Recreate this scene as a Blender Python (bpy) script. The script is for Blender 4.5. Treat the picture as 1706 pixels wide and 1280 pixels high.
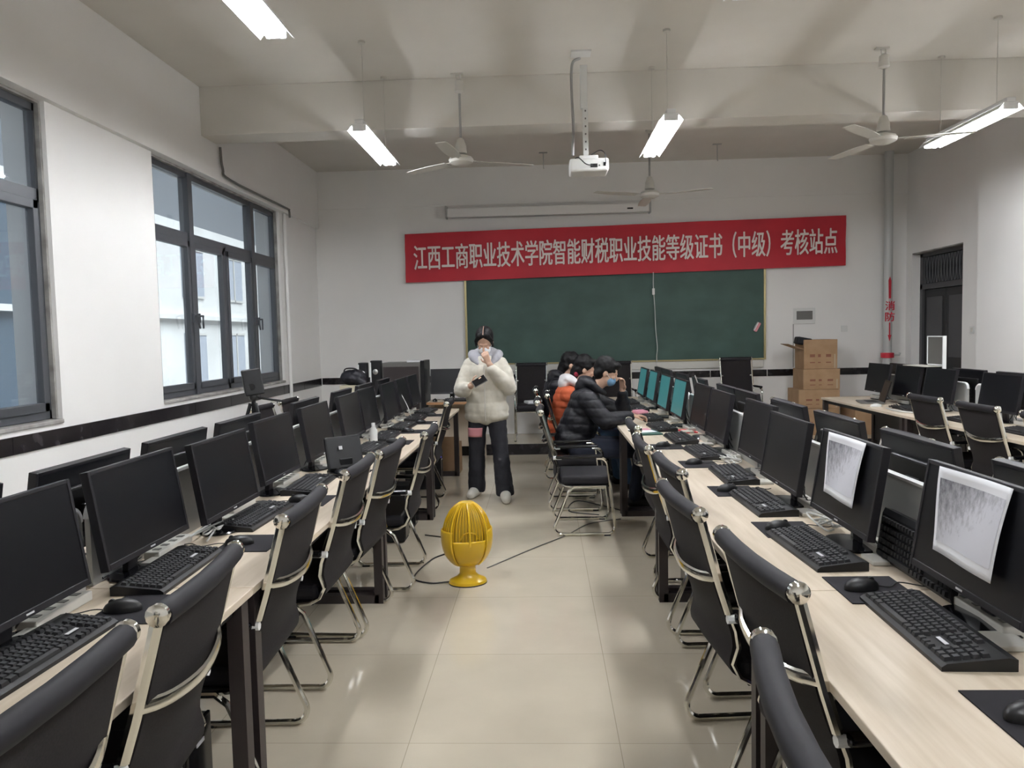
import bpy, bmesh, math, random
from mathutils import Vector, Matrix, Euler, noise
PI = math.pi
random.seed(7)
for o in list(bpy.data.objects): bpy.data.objects.remove(o)
SC = bpy.context.scene
COL = SC.collection

# ------------------------------------------------------------------ camera
cam_d = bpy.data.cameras.new('camera'); cam = bpy.data.objects.new('camera', cam_d); COL.objects.link(cam)
cam_d.sensor_width = 36; cam_d.lens = 1250 / 1706 * 36; cam_d.clip_start = 0.05; cam_d.clip_end = 200
yaw, pit, roll = math.atan(53/1250), math.atan(79/1250), 0.0219
F0 = Vector((-math.sin(yaw), math.cos(yaw), 0)); R0 = Vector((math.cos(yaw), math.sin(yaw), 0)); U0 = Vector((0, 0, 1))
F = F0*math.cos(pit) - U0*math.sin(pit); U = U0*math.cos(pit) + F0*math.sin(pit)
R1 = R0*math.cos(roll) - U*math.sin(roll); U1 = U*math.cos(roll) + R0*math.sin(roll)
M3 = Matrix((R1, U1, -F)).transposed()
cam.matrix_world = Matrix.Translation((0, 0, 1.54)) @ M3.to_4x4()
SC.camera = cam
# ------------------------------------------------------------------ world, light, exposure
w = bpy.data.worlds.new('overcast'); SC.world = w; w.use_nodes = True
w.node_tree.nodes['Background'].inputs[0].default_value = (0.62, 0.68, 0.76, 1)
w.node_tree.nodes['Background'].inputs[1].default_value = 0.62
sl = bpy.data.lights.new('hazy_daylight', 'SUN'); sl.energy = 8.5; sl.angle = 0.9; sl.color = (0.95, 0.97, 1.0)
so = bpy.data.objects.new('hazy_daylight', sl); COL.objects.link(so); so.rotation_euler = (0, math.radians(42), 0)
SC.view_settings.view_transform = 'Standard'; SC.view_settings.look = 'None'
SC.view_settings.gamma = 1; SC.view_settings.use_curve_mapping = False
SC.view_settings.exposure = 0.34
TUBE_POWER = 132.0

# ------------------------------------------------------------------ materials
MATS = {}
def mat(name, col, rough=.5, metal=0, spec=.5, em=None, ems=0, coat=0):
    m = bpy.data.materials.new(name); m.use_nodes = True
    b = m.node_tree.nodes['Principled BSDF']
    b.inputs['Base Color'].default_value = (*col, 1); b.inputs['Roughness'].default_value = rough
    b.inputs['Metallic'].default_value = metal; b.inputs['Specular IOR Level'].default_value = spec
    b.inputs['Coat Weight'].default_value = coat
    if em: b.inputs['Emission Color'].default_value = (*em, 1); b.inputs['Emission Strength'].default_value = ems
    MATS[name] = m; return m
def nodes(m): return m.node_tree.nodes, m.node_tree.links, m.node_tree.nodes['Principled BSDF']
def noise_mat(name, c1, c2, scale=5, rough=.6, detail=4, stretch=(1,1,1), bump=0, metal=0, lo=.35, hi=.65, rot=(0,0,0), spec=.5):
    m = mat(name, c1, rough, metal, spec); N, L, b = nodes(m)
    tc = N.new('ShaderNodeTexCoord'); mp = N.new('ShaderNodeMapping'); mp.inputs['Scale'].default_value = stretch; mp.inputs['Rotation'].default_value = rot
    L.new(tc.outputs['Object'], mp.inputs[0])
    n = N.new('ShaderNodeTexNoise'); n.inputs['Scale'].default_value = scale; n.inputs['Detail'].default_value = detail
    L.new(mp.outputs[0], n.inputs['Vector'])
    r = N.new('ShaderNodeValToRGB'); r.color_ramp.elements[0].position = lo; r.color_ramp.elements[1].position = hi
    r.color_ramp.elements[0].color = (*c1, 1); r.color_ramp.elements[1].color = (*c2, 1)
    L.new(n.outputs[0], r.inputs[0]); L.new(r.outputs[0], b.inputs['Base Color'])
    if bump:
        bp = N.new('ShaderNodeBump'); bp.inputs['Strength'].default_value = bump; bp.inputs['Distance'].default_value = .01
        L.new(n.outputs[0], bp.inputs['Height']); L.new(bp.outputs[0], b.inputs['Normal'])
    return m
noise_mat('wall_paint', (.85,.835,.815), (.88,.865,.845), 1.5, .75, 3, lo=.3, hi=.7)
noise_mat('ceiling_paint', (.66,.63,.575), (.72,.69,.64), 1.2, .9, 3, lo=.3, hi=.7)
noise_mat('facade_paint', (.62,.61,.58), (.74,.73,.70), .5, .9, 3)
mat('facade_blue', (.055,.085,.115), .5); mat('facade_glass', (.40,.43,.48), .3)
noise_mat('marble', (.012,.010,.012), (.05,.045,.05), 9, .22, 8, lo=.5, hi=.75)
noise_mat('sill_stone', (.22,.21,.20), (.42,.41,.39), 7, .8, 6)
noise_mat('laminate', (.60,.50,.38), (.72,.62,.50), 3.0, .38, 6, stretch=(14,1.0,14), lo=.3, hi=.7)
mat('laminate_edge', (.62,.52,.40), .5)
mat('chrome', (.78,.77,.72), .12, 1)
mat('steel', (.45,.45,.45), .4, 1)
mat('black_plastic', (.007,.007,.008), .42, spec=.35); mat('bezel', (.010,.009,.012), .45, spec=.4); mat('black_gloss', (.006,.006,.008), .12)
mat('screen_off', (.006,.006,.008), .33, spec=.3); mat('screen_teal', (.01,.05,.05), .3, em=(.05,.26,.27), ems=.42)
mat('screen_navy', (.01,.01,.03), .3, em=(.02,.04,.12), ems=.4)
mat('mark_silver', (.6,.6,.62), .4)
noise_mat('mesh_fabric', (.011,.009,.0095), (.017,.014,.015), 220, .8, 2, spec=.25)
mat('padding', (.011,.010,.013), .65, spec=.3)
mat('desk_steel', (.03,.022,.022), .45); mat('desk_black', (.008,.008,.009), .5)
mat('panel_silver', (.50,.51,.50), .35, .25); mat('panel_rim', (.85,.86,.86), .4)
mat('white_plastic', (.72,.72,.70), .4); mat('offwhite', (.60,.58,.53), .45)
mat('key', (.020,.020,.022), .5, spec=.35); mat('mat_cloth', (.016,.015,.018), .85, spec=.2)
mat('window_frame', (.085,.09,.10), .45, .3)
mat('red_paint', (.55,.02,.04), .5); mat('pipe_white', (.55,.56,.55), .35)
mat('letter', (.86,.76,.72), .6)
mat('gold_frame', (.40,.34,.18), .35, .7); mat('board_ledge', (.62,.61,.57), .5)
mat('tube_glow', (1,1,1), .5, em=(.93,.96,1.0), ems=TUBE_POWER)
mat('lamp_white', (.8,.8,.8), .4)
mat('skin', (.52,.33,.24), .5, spec=.35); mat('hair', (.004,.0035,.004), .6, spec=.2); mat('hair_red', (.10,.008,.02), .5)
noise_mat('cream_cloth', (.58,.545,.46), (.66,.625,.54), 14, .6, 4, bump=.3)
mat('grey_cloth', (.36,.36,.39), .9); mat('trouser_black', (.012,.012,.018), .8)
mat('pink_patch', (.70,.30,.33), .7); mat('shoe_white', (.70,.67,.60), .5)
mat('mask_white', (.78,.80,.84), .8); mat('mask_blue', (.16,.32,.52), .8)
noise_mat('puffer_black', (.006,.006,.009), (.013,.013,.017), 12, .55, 4, bump=.3, spec=.3)
mat('jean_blue', (.05,.10,.19), .85); mat('jean_dark', (.010,.014,.030), .85)
mat('white_cloth', (.62,.60,.60), .85); mat('orange_cloth', (.48,.09,.03), .8); mat('red_cloth', (.25,.01,.03), .8)
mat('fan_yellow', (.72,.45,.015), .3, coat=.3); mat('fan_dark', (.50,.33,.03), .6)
noise_mat('cardboard', (.36,.22,.12), (.42,.27,.155), 6, .85, 4)
mat('carton_print', (.24,.10,.06), .8); mat('tape', (.46,.36,.24), .3)
mat('paper', (.80,.80,.83), .75); mat('paper_red', (.60,.03,.04), .6); mat('paper_pink', (.65,.28,.36), .7)
mat('pad_green', (.02,.07,.055), .7); mat('door_dark', (.02,.02,.022), .5); mat('door_grey', (.07,.07,.075), .5)
mat('led_white', (1,1,1), .5, em=(.8,.85,1), ems=6)
mat('led_blue', (.1,.1,.8), .5, em=(.15,.1,1), ems=1.5)
mat('wood_edge', (.45,.24,.12), .45); mat('cable_black', (.012,.012,.012), .5); mat('cable_white', (.6,.6,.58), .5); mat('ply', (.50,.42,.33), .7)
mat('plate_grey', (.13,.125,.115), .4); mat('cream_box', (.55,.50,.38), .8); mat('purple', (.12,.06,.55), .5)

def floor_mat():
    m = mat('floor_tile', (.5,.45,.36), .1); N, L, b = nodes(m)
    tc = N.new('ShaderNodeTexCoord'); mp = N.new('ShaderNodeMapping'); mp.inputs['Location'].default_value = (-.26, -.35, 0)
    L.new(tc.outputs['Object'], mp.inputs[0])
    br = N.new('ShaderNodeTexBrick'); br.offset = 0; br.inputs['Scale'].default_value = 1
    br.inputs['Brick Width'].default_value = .8; br.inputs['Row Height'].default_value = .8; br.inputs['Mortar Size'].default_value = .0018
    br.inputs['Color1'].default_value = (.66,.585,.46,1); br.inputs['Color2'].default_value = (.69,.615,.49,1); br.inputs['Mortar'].default_value = (.46,.40,.30,1)
    L.new(mp.outputs[0], br.inputs['Vector'])
    n = N.new('ShaderNodeTexNoise'); n.inputs['Scale'].default_value = 3; n.inputs['Detail'].default_value = 6; L.new(tc.outputs['Object'], n.inputs['Vector'])
    mx = N.new('ShaderNodeMix'); mx.data_type = 'RGBA'; mx.blend_type = 'MULTIPLY'; mx.inputs[0].default_value = .25
    L.new(br.outputs['Color'], mx.inputs[6]); L.new(n.outputs[0], mx.inputs[7]); L.new(mx.outputs[2], b.inputs['Base Color'])
    n2 = N.new('ShaderNodeTexNoise'); n2.inputs['Scale'].default_value = 1.3; L.new(tc.outputs['Object'], n2.inputs['Vector'])
    mr = N.new('ShaderNodeMapRange'); mr.inputs['To Min'].default_value = .07; mr.inputs['To Max'].default_value = .16; L.new(n2.outputs[0], mr.inputs[0]); L.new(mr.outputs[0], b.inputs['Roughness'])
floor_mat()
def board_mat():
    m = noise_mat('chalkboard', (.022,.058,.046), (.040,.088,.072), 2.2, .55, 5, stretch=(1,1,1.4), lo=.35, hi=.75)
board_mat()
def banner_mat():
    m = noise_mat('banner_red', (.46,.008,.022), (.54,.014,.03), 1.5, .55, 3)
banner_mat()
def photo_mat():   # a grey monochrome print, blotchy and darker on its left side
    m = mat('printed_picture', (.6,.6,.6), .7); N, L, b = nodes(m)
    tc = N.new('ShaderNodeTexCoord'); sp = N.new('ShaderNodeSeparateXYZ'); L.new(tc.outputs['UV'], sp.inputs[0])
    mp = N.new('ShaderNodeMapping'); mp.inputs['Scale'].default_value = (20, 6, 1); L.new(tc.outputs['UV'], mp.inputs[0])
    n = N.new('ShaderNodeTexNoise'); n.inputs['Scale'].default_value = 1; n.inputs['Detail'].default_value = 8; n.inputs['Roughness'].default_value = .65; L.new(mp.outputs[0], n.inputs['Vector'])
    a = N.new('ShaderNodeMath'); a.operation = 'MULTIPLY_ADD'; a.inputs[1].default_value = .38; L.new(sp.outputs[0], a.inputs[0])
    c = N.new('ShaderNodeMath'); c.operation = 'MULTIPLY_ADD'; c.inputs[1].default_value = -.42; L.new(sp.outputs[1], c.inputs[0]); c.inputs[2].default_value = .12
    L.new(c.outputs[0], a.inputs[2])
    d = N.new('ShaderNodeMath'); d.operation = 'ADD'; L.new(a.outputs[0], d.inputs[0]); L.new(n.outputs[0], d.inputs[1])
    r = N.new('ShaderNodeValToRGB'); r.color_ramp.elements[0].position = .10; r.color_ramp.elements[0].color = (.10,.10,.12,1)
    r.color_ramp.elements[1].position = .62; r.color_ramp.elements[1].color = (.62,.62,.67,1)
    L.new(d.outputs[0], r.inputs[0]); L.new(r.outputs[0], b.inputs['Base Color'])
photo_mat()
def glass_mat():
    m = bpy.data.materials.new('glass'); m.use_nodes = True; N = m.node_tree.nodes; L = m.node_tree.links
    N.remove(N['Principled BSDF']); out = N['Material Output']
    t = N.new('ShaderNodeBsdfTransparent'); t.inputs[0].default_value = (.82,.86,.88,1)
    g = N.new('ShaderNodeBsdfGlossy'); g.inputs['Roughness'].default_value = .03
    fr = N.new('ShaderNodeLayerWeight'); fr.inputs[0].default_value = .5; mx = N.new('ShaderNodeMixShader')
    pw = N.new('ShaderNodeMath'); pw.operation = 'POWER'; pw.inputs[1].default_value = 4; L.new(fr.outputs[1], pw.inputs[0])
    ad = N.new('ShaderNodeMath'); ad.operation = 'MULTIPLY_ADD'; ad.inputs[1].default_value = .7; ad.inputs[2].default_value = .045; L.new(pw.outputs[0], ad.inputs[0])
    df = N.new('ShaderNodeBsdfDiffuse'); df.inputs[0].default_value = (.45,.47,.5,1); m2 = N.new('ShaderNodeMixShader'); m2.inputs[0].default_value = .12
    L.new(t.outputs[0], m2.inputs[1]); L.new(df.outputs[0], m2.inputs[2])
    L.new(ad.outputs[0], mx.inputs[0]); L.new(m2.outputs[0], mx.inputs[1]); L.new(g.outputs[0], mx.inputs[2]); L.new(mx.outputs[0], out.inputs[0])
    MATS['glass'] = m
glass_mat()

# ------------------------------------------------------------------ mesh helpers
class MB:
    def __init__(s): s.v = []; s.f = []; s.sm = []
    def add(s, vs, fs, smooth=False):
        k = len(s.v); s.v += [tuple(v) for v in vs]; s.f += [tuple(i+k for i in f) for f in fs]; s.sm += [smooth]*len(fs); return s
    def box(s, c, d, rot=None, bevel=0, seg=2):
        bm = bmesh.new(); bmesh.ops.create_cube(bm, size=1)
        for v in bm.verts: v.co = Vector((v.co.x*d[0], v.co.y*d[1], v.co.z*d[2]))
        if bevel: bmesh.ops.bevel(bm, geom=bm.edges[:], offset=bevel, segments=seg, affect='EDGES', profile=.5)
        m = Matrix.Translation(c) @ (Euler(rot).to_matrix().to_4x4() if rot else Matrix())
        bm.transform(m); bm.verts.index_update()
        s.add([v.co.copy() for v in bm.verts], [[v.index for v in f.verts] for f in bm.faces]); bm.free(); return s
    def b2(s, x0, x1, y0, y1, z0, z1, **k): return s.box(((x0+x1)/2, (y0+y1)/2, (z0+z1)/2), (abs(x1-x0), abs(y1-y0), abs(z1-z0)), **k)
    def tube(s, pts, r, seg=8, rs=None, flat=None):
        pts = [Vector(p) for p in pts]; n = len(pts); vs = []; fs = []
        up = None
        for i, p in enumerate(pts):
            t = ((pts[min(i+1, n-1)] - p).normalized() + (p - pts[max(i-1, 0)]).normalized())
            t = t.normalized() if t.length > 1e-6 else Vector((0,0,1))
            if up is None: up = t.orthogonal().normalized()
            up = (up - t*up.dot(t)).normalized(); sd = t.cross(up)
            rr = rs[i] if rs else r
            for k in range(seg):
                a = 2*PI*k/seg; d = up*math.cos(a) + sd*math.sin(a)
                if flat: d = Vector((d.x*flat[0], d.y*flat[1], d.z*flat[2]))
                vs.append(p + d*rr)
        for i in range(n-1):
            for k in range(seg):
                a = i*seg+k; b = i*seg+(k+1) % seg; fs.append((a, b, b+seg, a+seg))
        fs.append(tuple(range(seg))[::-1]); fs.append(tuple((n-1)*seg+k for k in range(seg)))
        return s.add(vs, fs, True)
    def lathe(s, prof, seg=24, c=(0,0,0), ax='z', sx=1, sy=1, m=None):
        vs = []; fs = []; n = len(prof)
        for i in range(seg):
            a = 2*PI*i/seg
            for r, z in prof:
                p = (r*math.cos(a)*sx, r*math.sin(a)*sy, z)
                if ax == 'x': p = (p[2], p[0], p[1])
                if ax == 'y': p = (p[0], p[2], p[1])
                p = Vector(p)
                if m: p = m @ p
                vs.append(p + Vector(c))
        for i in range(seg):
            for j in range(n-1):
                a = i*n+j; b = ((i+1) % seg)*n+j; fs.append((a, b, b+1, a+1))
        if prof[0][0] > 1e-5: fs.append(tuple(i*n for i in range(seg))[::-1])
        if prof[-1][0] > 1e-5: fs.append(tuple(i*n+n-1 for i in range(seg)))
        return s.add(vs, fs, True)
    def ball(s, c, r, seg=14, rot=None):
        if not hasattr(r, '__len__'): r = (r, r, r)
        n = seg//2; prof = [(math.sin(PI*i/n), -math.cos(PI*i/n)) for i in range(n+1)]
        R = Euler(rot).to_matrix() if rot else Matrix.Identity(3)
        vs = []; fs = []
        vs.append(R @ Vector((0,0,-r[2])))
        for i in range(1, n):
            for k in range(seg):
                a = 2*PI*k/seg; vs.append(R @ Vector((prof[i][0]*math.cos(a)*r[0], prof[i][0]*math.sin(a)*r[1], prof[i][1]*r[2])))
        vs.append(R @ Vector((0,0,r[2]))); top = len(vs)-1
        for k in range(seg):
            fs.append((0, 1+(k+1) % seg, 1+k)); fs.append((top, 1+(n-2)*seg+k, 1+(n-2)*seg+(k+1) % seg))
        for i in range(n-2):
            for k in range(seg):
                a = 1+i*seg+k; b = 1+i*seg+(k+1) % seg; fs.append((a, b, b+seg, a+seg))
        return s.add([v+Vector(c) for v in vs], fs, True)
    def cap(s, a, b, ra, rb=None, seg=14):      # tapered capsule
        rb = ra if rb is None else rb; a = Vector(a); b = Vector(b); d = (b-a).normalized(); pts = []; rs = []
        for i in range(5): t = PI/2*(i/4); pts.append(a - d*ra*math.cos(t)); rs.append(max(ra*math.sin(t), .0008))
        for i in range(1, 4): pts.append(a.lerp(b, i/4)); rs.append(ra+(rb-ra)*i/4)
        for i in range(5): t = PI/2*(i/4); pts.append(b + d*rb*math.sin(t)); rs.append(max(rb*math.cos(t), .0008))
        return s.tube(pts, 0, seg, rs)
    def chain(s, pts, rs, seg=14):
        for i in range(len(pts)-1): s.cap(pts[i], pts[i+1], rs[i], rs[i+1], seg)
        return s
    def me(s, name, mname, sharp=40):
        m = bpy.data.meshes.new(name); m.from_pydata(s.v, [], s.f)
        bm = bmesh.new(); bm.from_mesh(m); bmesh.ops.recalc_face_normals(bm, faces=bm.faces); bm.to_mesh(m); bm.free()
        if any(s.sm):
            m.polygons.foreach_set('use_smooth', s.sm); m.set_sharp_from_angle(angle=math.radians(sharp))
        if mname: m.materials.append(MATS[mname])
        return m
    def build(s, name, mname, parent=None, sharp=40, **k): return link(name, s.me(name, mname, sharp), parent, **k)
def link(name, data, parent=None, label=None, cat=None, group=None, kind=None, loc=None, rz=None):
    o = bpy.data.objects.new(name, data); COL.objects.link(o)
    if parent: o.parent = parent
    if label: o['label'] = label
    if cat: o['category'] = cat
    if group: o['group'] = group
    if kind: o['kind'] = kind
    if loc is not None: o.location = loc
    if rz is not None: o.rotation_euler = (0, 0, rz)
    return o
def thing(name, label, cat, loc=(0,0,0), rz=0, group=None): return link(name, None, None, label, cat, group, None, loc, rz)
def struct(name, mb, m, **k): return mb.build(name, m, kind='structure', **k)
def kids(o): return [c for c in KIDS.get(o.name, [])]
KIDS = {}
def collect():
    KIDS.clear()
    for o in bpy.data.objects:
        if o.parent: KIDS.setdefault(o.parent.name, []).append(o)
def dup(root, loc, rz, label, group=None, scale=None, skip=()):
    r = root.copy(); COL.objects.link(r); r.location = loc; r.rotation_euler = (0, 0, rz); r['label'] = label
    if group: r['group'] = group
    if scale: r.scale = scale
    for ch in kids(root):
        if ch.name.split('.')[0] in skip: continue
        c = ch.copy(); COL.objects.link(c); c.parent = r
        for g in kids(ch): d = g.copy(); COL.objects.link(d); d.parent = c
    return r
def arc(c, r, a0, a1, n, plane='yz', x=0):
    out = []
    for i in range(n+1):
        a = math.radians(a0+(a1-a0)*i/n); u = c[0]+r*math.cos(a); v = c[1]+r*math.sin(a)
        out.append((x, u, v) if plane == 'yz' else (u, v, x))
    return out
def hang(p, q, sag, n=10, side=0):
    p = Vector(p); q = Vector(q); return [p.lerp(q, i/n) + Vector((side*math.sin(PI*i/n), 0, -sag*math.sin(PI*i/n))) for i in range(n+1)]
def smooth_path(pts, k=6):
    P = [Vector(p) for p in pts]; P = [2*P[0]-P[1]]+P+[2*P[-1]-P[-2]]; out = []
    for i in range(1, len(P)-2):
        for j in range(k):
            t = j/k; a, b, c, d = P[i-1:i+3]
            out.append(.5*((2*b)+(-a+c)*t+(2*a-5*b+4*c-d)*t*t+(-a+3*b-3*c+d)*t**3))
    out.append(P[-2]); return out

# ------------------------------------------------------------------ room
XL, XR, YB, YN, H = -3.24, 5.10, 10.8, -2.2, 3.95
fl = MB(); fl.b2(XL-.3, XR+.3, YN, YB, -.1, 0); struct('floor', fl, 'floor_tile')
struct('ceiling', MB().b2(XL-.3, XR+.3, YN-.2, YB+.2, H, H+.15), 'ceiling_paint')
WZ0, WZ1 = 1.03, 3.15
wl = MB(); wl.b2(XL-.3, XL, YN, YB, 0, WZ0); wl.b2(XL-.3, XL, YN, YB, WZ1, H)
for a, b in ((YN, 1.9), (4.9, 6.25), (9.27, YB)): wl.b2(XL-.3, XL, a, b, WZ0, WZ1)
struct('wall_left', wl, 'wall_paint')
struct('wall_back', MB().b2(XL-.3, XR+.3, YB, YB+.2, -.1, H), 'wall_paint')
struct('wall_front', MB().b2(XL-.3, XR+.3, YN-.2, YN, -.1, H), 'wall_paint')
wr = MB(); wr.b2(XR, XR+.3, YN, 9.38, -.1, H); wr.b2(XR, XR+.3, 10.64, YB, -.1, H); wr.b2(XR, XR+.3, 9.38, 10.64, 2.56, H)
wr.b2(XR-.2, XR, 7.3, 8.72, 0, H)
struct('wall_right', wr, 'wall_paint')
# beams
struct('trim_1', MB().b2(XL, XL+.05, YN, YB, 3.15, H), 'wall_paint')
struct('trim_2', MB().b2(XL+.05, XR-.2, 7.1, 7.42, 3.5, H, bevel=.004), 'ceiling_paint')
struct('trim_3', MB().b2(XL+.05, XR, YB-.012, YB, 3.42, H), 'wall_paint')
# black marble bands
bl = MB(); y = -2.0
while y < YB-.1:
    bl.b2(XL, XL+.012, y, min(y+.795, YB-.02), .885, .995, bevel=.002); y += .8
struct('baseboard_left', bl, 'marble')
bb = MB(); x = XL+.02
while x < XR-.1:
    bb.b2(x, min(x+.79, XR-.02), YB-.012, YB, .90, .995, bevel=.002); x += .8
struct('baseboard_back', bb, 'marble')
# raised teaching platform
struct('trim_4', MB().b2(XL+.01, XR-.01, 9.72, YB, 0, .135), 'floor_tile')
struct('trim_5', MB().b2(XL+.01, XR-.01, 9.70, 9.72, 0, .14), 'marble')
# windows
def window(n, y0, y1):
    root = link('window_%d' % n, None, kind='structure')
    xg = -3.33; fr = MB()
    z0, z1, zt = 1.06, 3.13, 2.53; d = .06
    fr.b2(xg-d/2, xg+d/2, y0, y1, z0, z0+.06); fr.b2(xg-d/2, xg+d/2, y0, y1, z1-.05, z1); fr.b2(xg-d/2, xg+d/2, y0, y1, zt-.04, zt+.045)
    ys = [y0+.02, y0+(y1-y0)*.25, y0+(y1-y0)*.5, y0+(y1-y0)*.75, y1-.02]
    for i, yy in enumerate(ys):
        wd = (.04, .085, .05, .085, .04)[i]; top = zt if i == 2 else z1
        fr.b2(xg-d/2-(.012 if i in (1,3) else 0), xg+d/2+(.02 if i in (1,3) else 0), yy-wd/2, yy+wd/2, z0, top)
    fr.build('window_frame', 'window_frame', root, kind='structure')
    for i in range(4):
        a, b = ys[i]+.03, ys[i+1]-.03; sf = MB()
        for q in ((a, a+.05, z0+.05, zt-.03), (b-.05, b, z0+.05, zt-.03)): sf.b2(xg-.015, xg+.042, q[0], q[1], q[2], q[3], bevel=.004)
        sf.b2(xg-.015, xg+.042, a, b, z0+.05, z0+.11, bevel=.004); sf.b2(xg-.015, xg+.042, a, b, zt-.09, zt-.03, bevel=.004)
        s = sf.build('casement', 'window_frame', root, kind='structure')
        MB().b2(xg-.003, xg+.003, a+.045, b-.045, z0+.1, zt-.08).build('pane', 'glass', s, kind='structure')
        side = b-.025 if i in (0, 2) else a+.025
        h = MB(); h.box((xg+.055, side, 1.78), (.03,.025,.09), bevel=.005); h.tube([(xg+.07, side, 1.80), (xg+.10, side, 1.80), (xg+.105, side-.02, 1.79), (xg+.105, side-(.02 if i % 2 else -.02), 1.68)], .009, 6)
        h.build('handle', 'window_frame', s, kind='structure')
    for a, b in ((ys[0], ys[1]), (ys[1], ys[3]), (ys[3], ys[4])):
        MB().b2(xg-.003, xg+.003, a+.03, b-.03, zt+.04, z1-.05).build('pane', 'glass', root, kind='structure')
    MB().b2(XL-.28, XL+.015, y0+.004, y1-.004, WZ0-.003, WZ0+.025, bevel=.006).build('sill', 'sill_stone', root, kind='structure')
    e = MB()          # rough cement left on the reveal around the frame
    e.b2(xg+.02, xg+.06, y1-.02, y1-.001, z0, z1); e.b2(xg+.02, xg+.06, y0+.001, y0+.02, z0, z1); e.b2(xg+.02, xg+.06, y0+.001, y1-.001, z1, WZ1-.002)
    e.build('cement_edge', 'sill_stone', root, kind='structure')
window(1, 1.9, 4.9); window(2, 6.25, 9.27)
# door in the right wall
dr = link('door_1', None, kind='structure')
f = MB(); xd = XR+.14
f.b2(xd-.03, xd+.05, 9.385, 9.45, 0, 2.555); f.b2(xd-.03, xd+.05, 10.57, 10.635, 0, 2.555); f.b2(xd-.03, xd+.05, 9.385, 10.635, 2.50, 2.555); f.b2(xd-.03, xd+.05, 9.385, 10.635, 2.06, 2.13)
f.build('door_frame', 'door_grey', dr, kind='structure')
for a, b in ((9.455, 10.005), (10.015, 10.565)):
    l = MB(); l.b2(xd, xd+.04, a, b, 0, 2.055, bevel=.004)
    lf = l.build('door_leaf', 'door_dark', dr, kind='structure')
    MB().b2(xd-.012, xd, a+.08, b-.08, 1.15, 1.95, bevel=.004).build('upper_panel', 'door_grey', lf, kind='structure')
    MB().b2(xd-.012, xd, a+.08, b-.08, .15, 1.0, bevel=.004).build('lower_panel', 'door_grey', lf, kind='structure')
MB().tube([(xd-.01, 9.98, 1.02), (xd-.05, 9.98, 1.02), (xd-.055, 9.90, 1.02)], .01, 6).build('handle', 'steel', dr, kind='structure')
g = MB()
for i in range(16):
    y = 9.46+i*.073; g.tube([(xd, y, 2.14), (xd, y+.05, 2.49)], .008, 5); g.tube([(xd, y+.05, 2.14), (xd, y, 2.49)], .008, 5)
g.build('transom_grille', 'door_grey', dr, kind='structure')
MB().b2(xd+.05, xd+.055, 9.385, 10.635, 2.13, 2.5).build('transom_pane', 'door_dark', dr, kind='structure')
MB().b2(XR+.001, XR+.29, 9.385, 10.635, 2.545, 2.56).build('lintel', 'sill_stone', dr, kind='structure')
struct('trim_6', MB().b2(XR+.3, XR+.32, 9.2, 10.8, -.1, 2.8), 'door_dark')
# building across the yard
bd = thing('facing_building', 'pale building across the yard, seen through the window panes', 'building', (-12, 0, 0))
b = MB(); b.b2(-3, 0, 6, 60, -4, 5.6); b.b2(0, .25, 6, 60, 2.35, 2.5); b.b2(0, .2, 6, 60, -.9, -.75); b.build('wall', 'facade_paint', bd)
b = MB(); b.b2(0, .02, 6, 19.6, -3.9, 5.4); b.build('blue_cladding', 'facade_blue', bd)
for i in range(9):
    y = 21.3+i*3.4
    for z0, z1 in ((.1, 1.9), (3.1, 4.8)):
        wf = MB().b2(.0, .04, y, y+1.6, z0, z1).build('window', 'facade_glass', bd)
        q = MB(); q.b2(.04, .07, y+.76, y+.84, z0, z1); q.b2(.04, .07, y, y+1.6, z0, z0+.08); q.b2(.04, .07, y, y+1.6, z1-.08, z1); q.build('frame', 'offwhite', wf)
struct('ground', MB().b2(-40, XL-.6, -10, 70, -4.2, -4), 'sill_stone')

# ------------------------------------------------------------------ lamps
LZ = 3.2
def lamp_parts(root):
    hb = MB(); hb.box((0,0,.062), (.07,1.22,.035), bevel=.006); hb.box((0,0,.040), (.12,1.22,.012), bevel=.003)
    for s in (-1, 1): hb.box((s*.078,0,.012), (.052,1.22,.005), rot=(0,s*.85,0))
    hb.build('housing', 'lamp_white', root)
    for s in (-1, 1):
        MB().tube([(s*.035, -.585, 0), (s*.035, .585, 0)], .014, 10).build('tube', 'tube_glow', root)
        MB().box((0, s*.598, .015), (.11,.018,.05), bevel=.004).build('end_cap', 'lamp_white', root)
    for s in (-1, 1):
        MB().tube([(0, s*.42, .078), (0, s*.42, H-LZ-.002)], .0035, 6).build('hanging_rod', 'offwhite', root)
        MB().lathe([(0,H-LZ-.02), (.03,H-LZ-.018), (.03,H-LZ)], 12, (0, s*.42, 0)).build('ceiling_rose', 'offwhite', root)
L0 = thing('tube_light', 'twin tube light hanging over the left desk row, in front of the ceiling beam', 'ceiling light', (-1.42, 6.6, LZ), 0, 'hanging twin tube lights')
lamp_parts(L0); collect()
for x, y, lb in ((1.03, 6.6, 'twin tube light hanging right of the projector, above the seated people'), (3.6, 6.6, 'twin tube light hanging near the right wall, beside the right ceiling fan'),
                 (-1.42, 3.55, 'near twin tube light cut by the top edge, above the left desks'), (1.03, 3.3, 'near twin tube light at the top edge, right of the aisle'),
                 (3.6, 3.4, 'near twin tube light above the right-hand desks, beyond the top right corner'),
                 (1.03, .0, 'assumed, unseen twin tube light right over the viewer, behind the photo edge')):  # overhead lamp is assumed, added out of view to light the near room
    dup(L0, (x, y, LZ), 0, lb, 'hanging twin tube lights')

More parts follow.
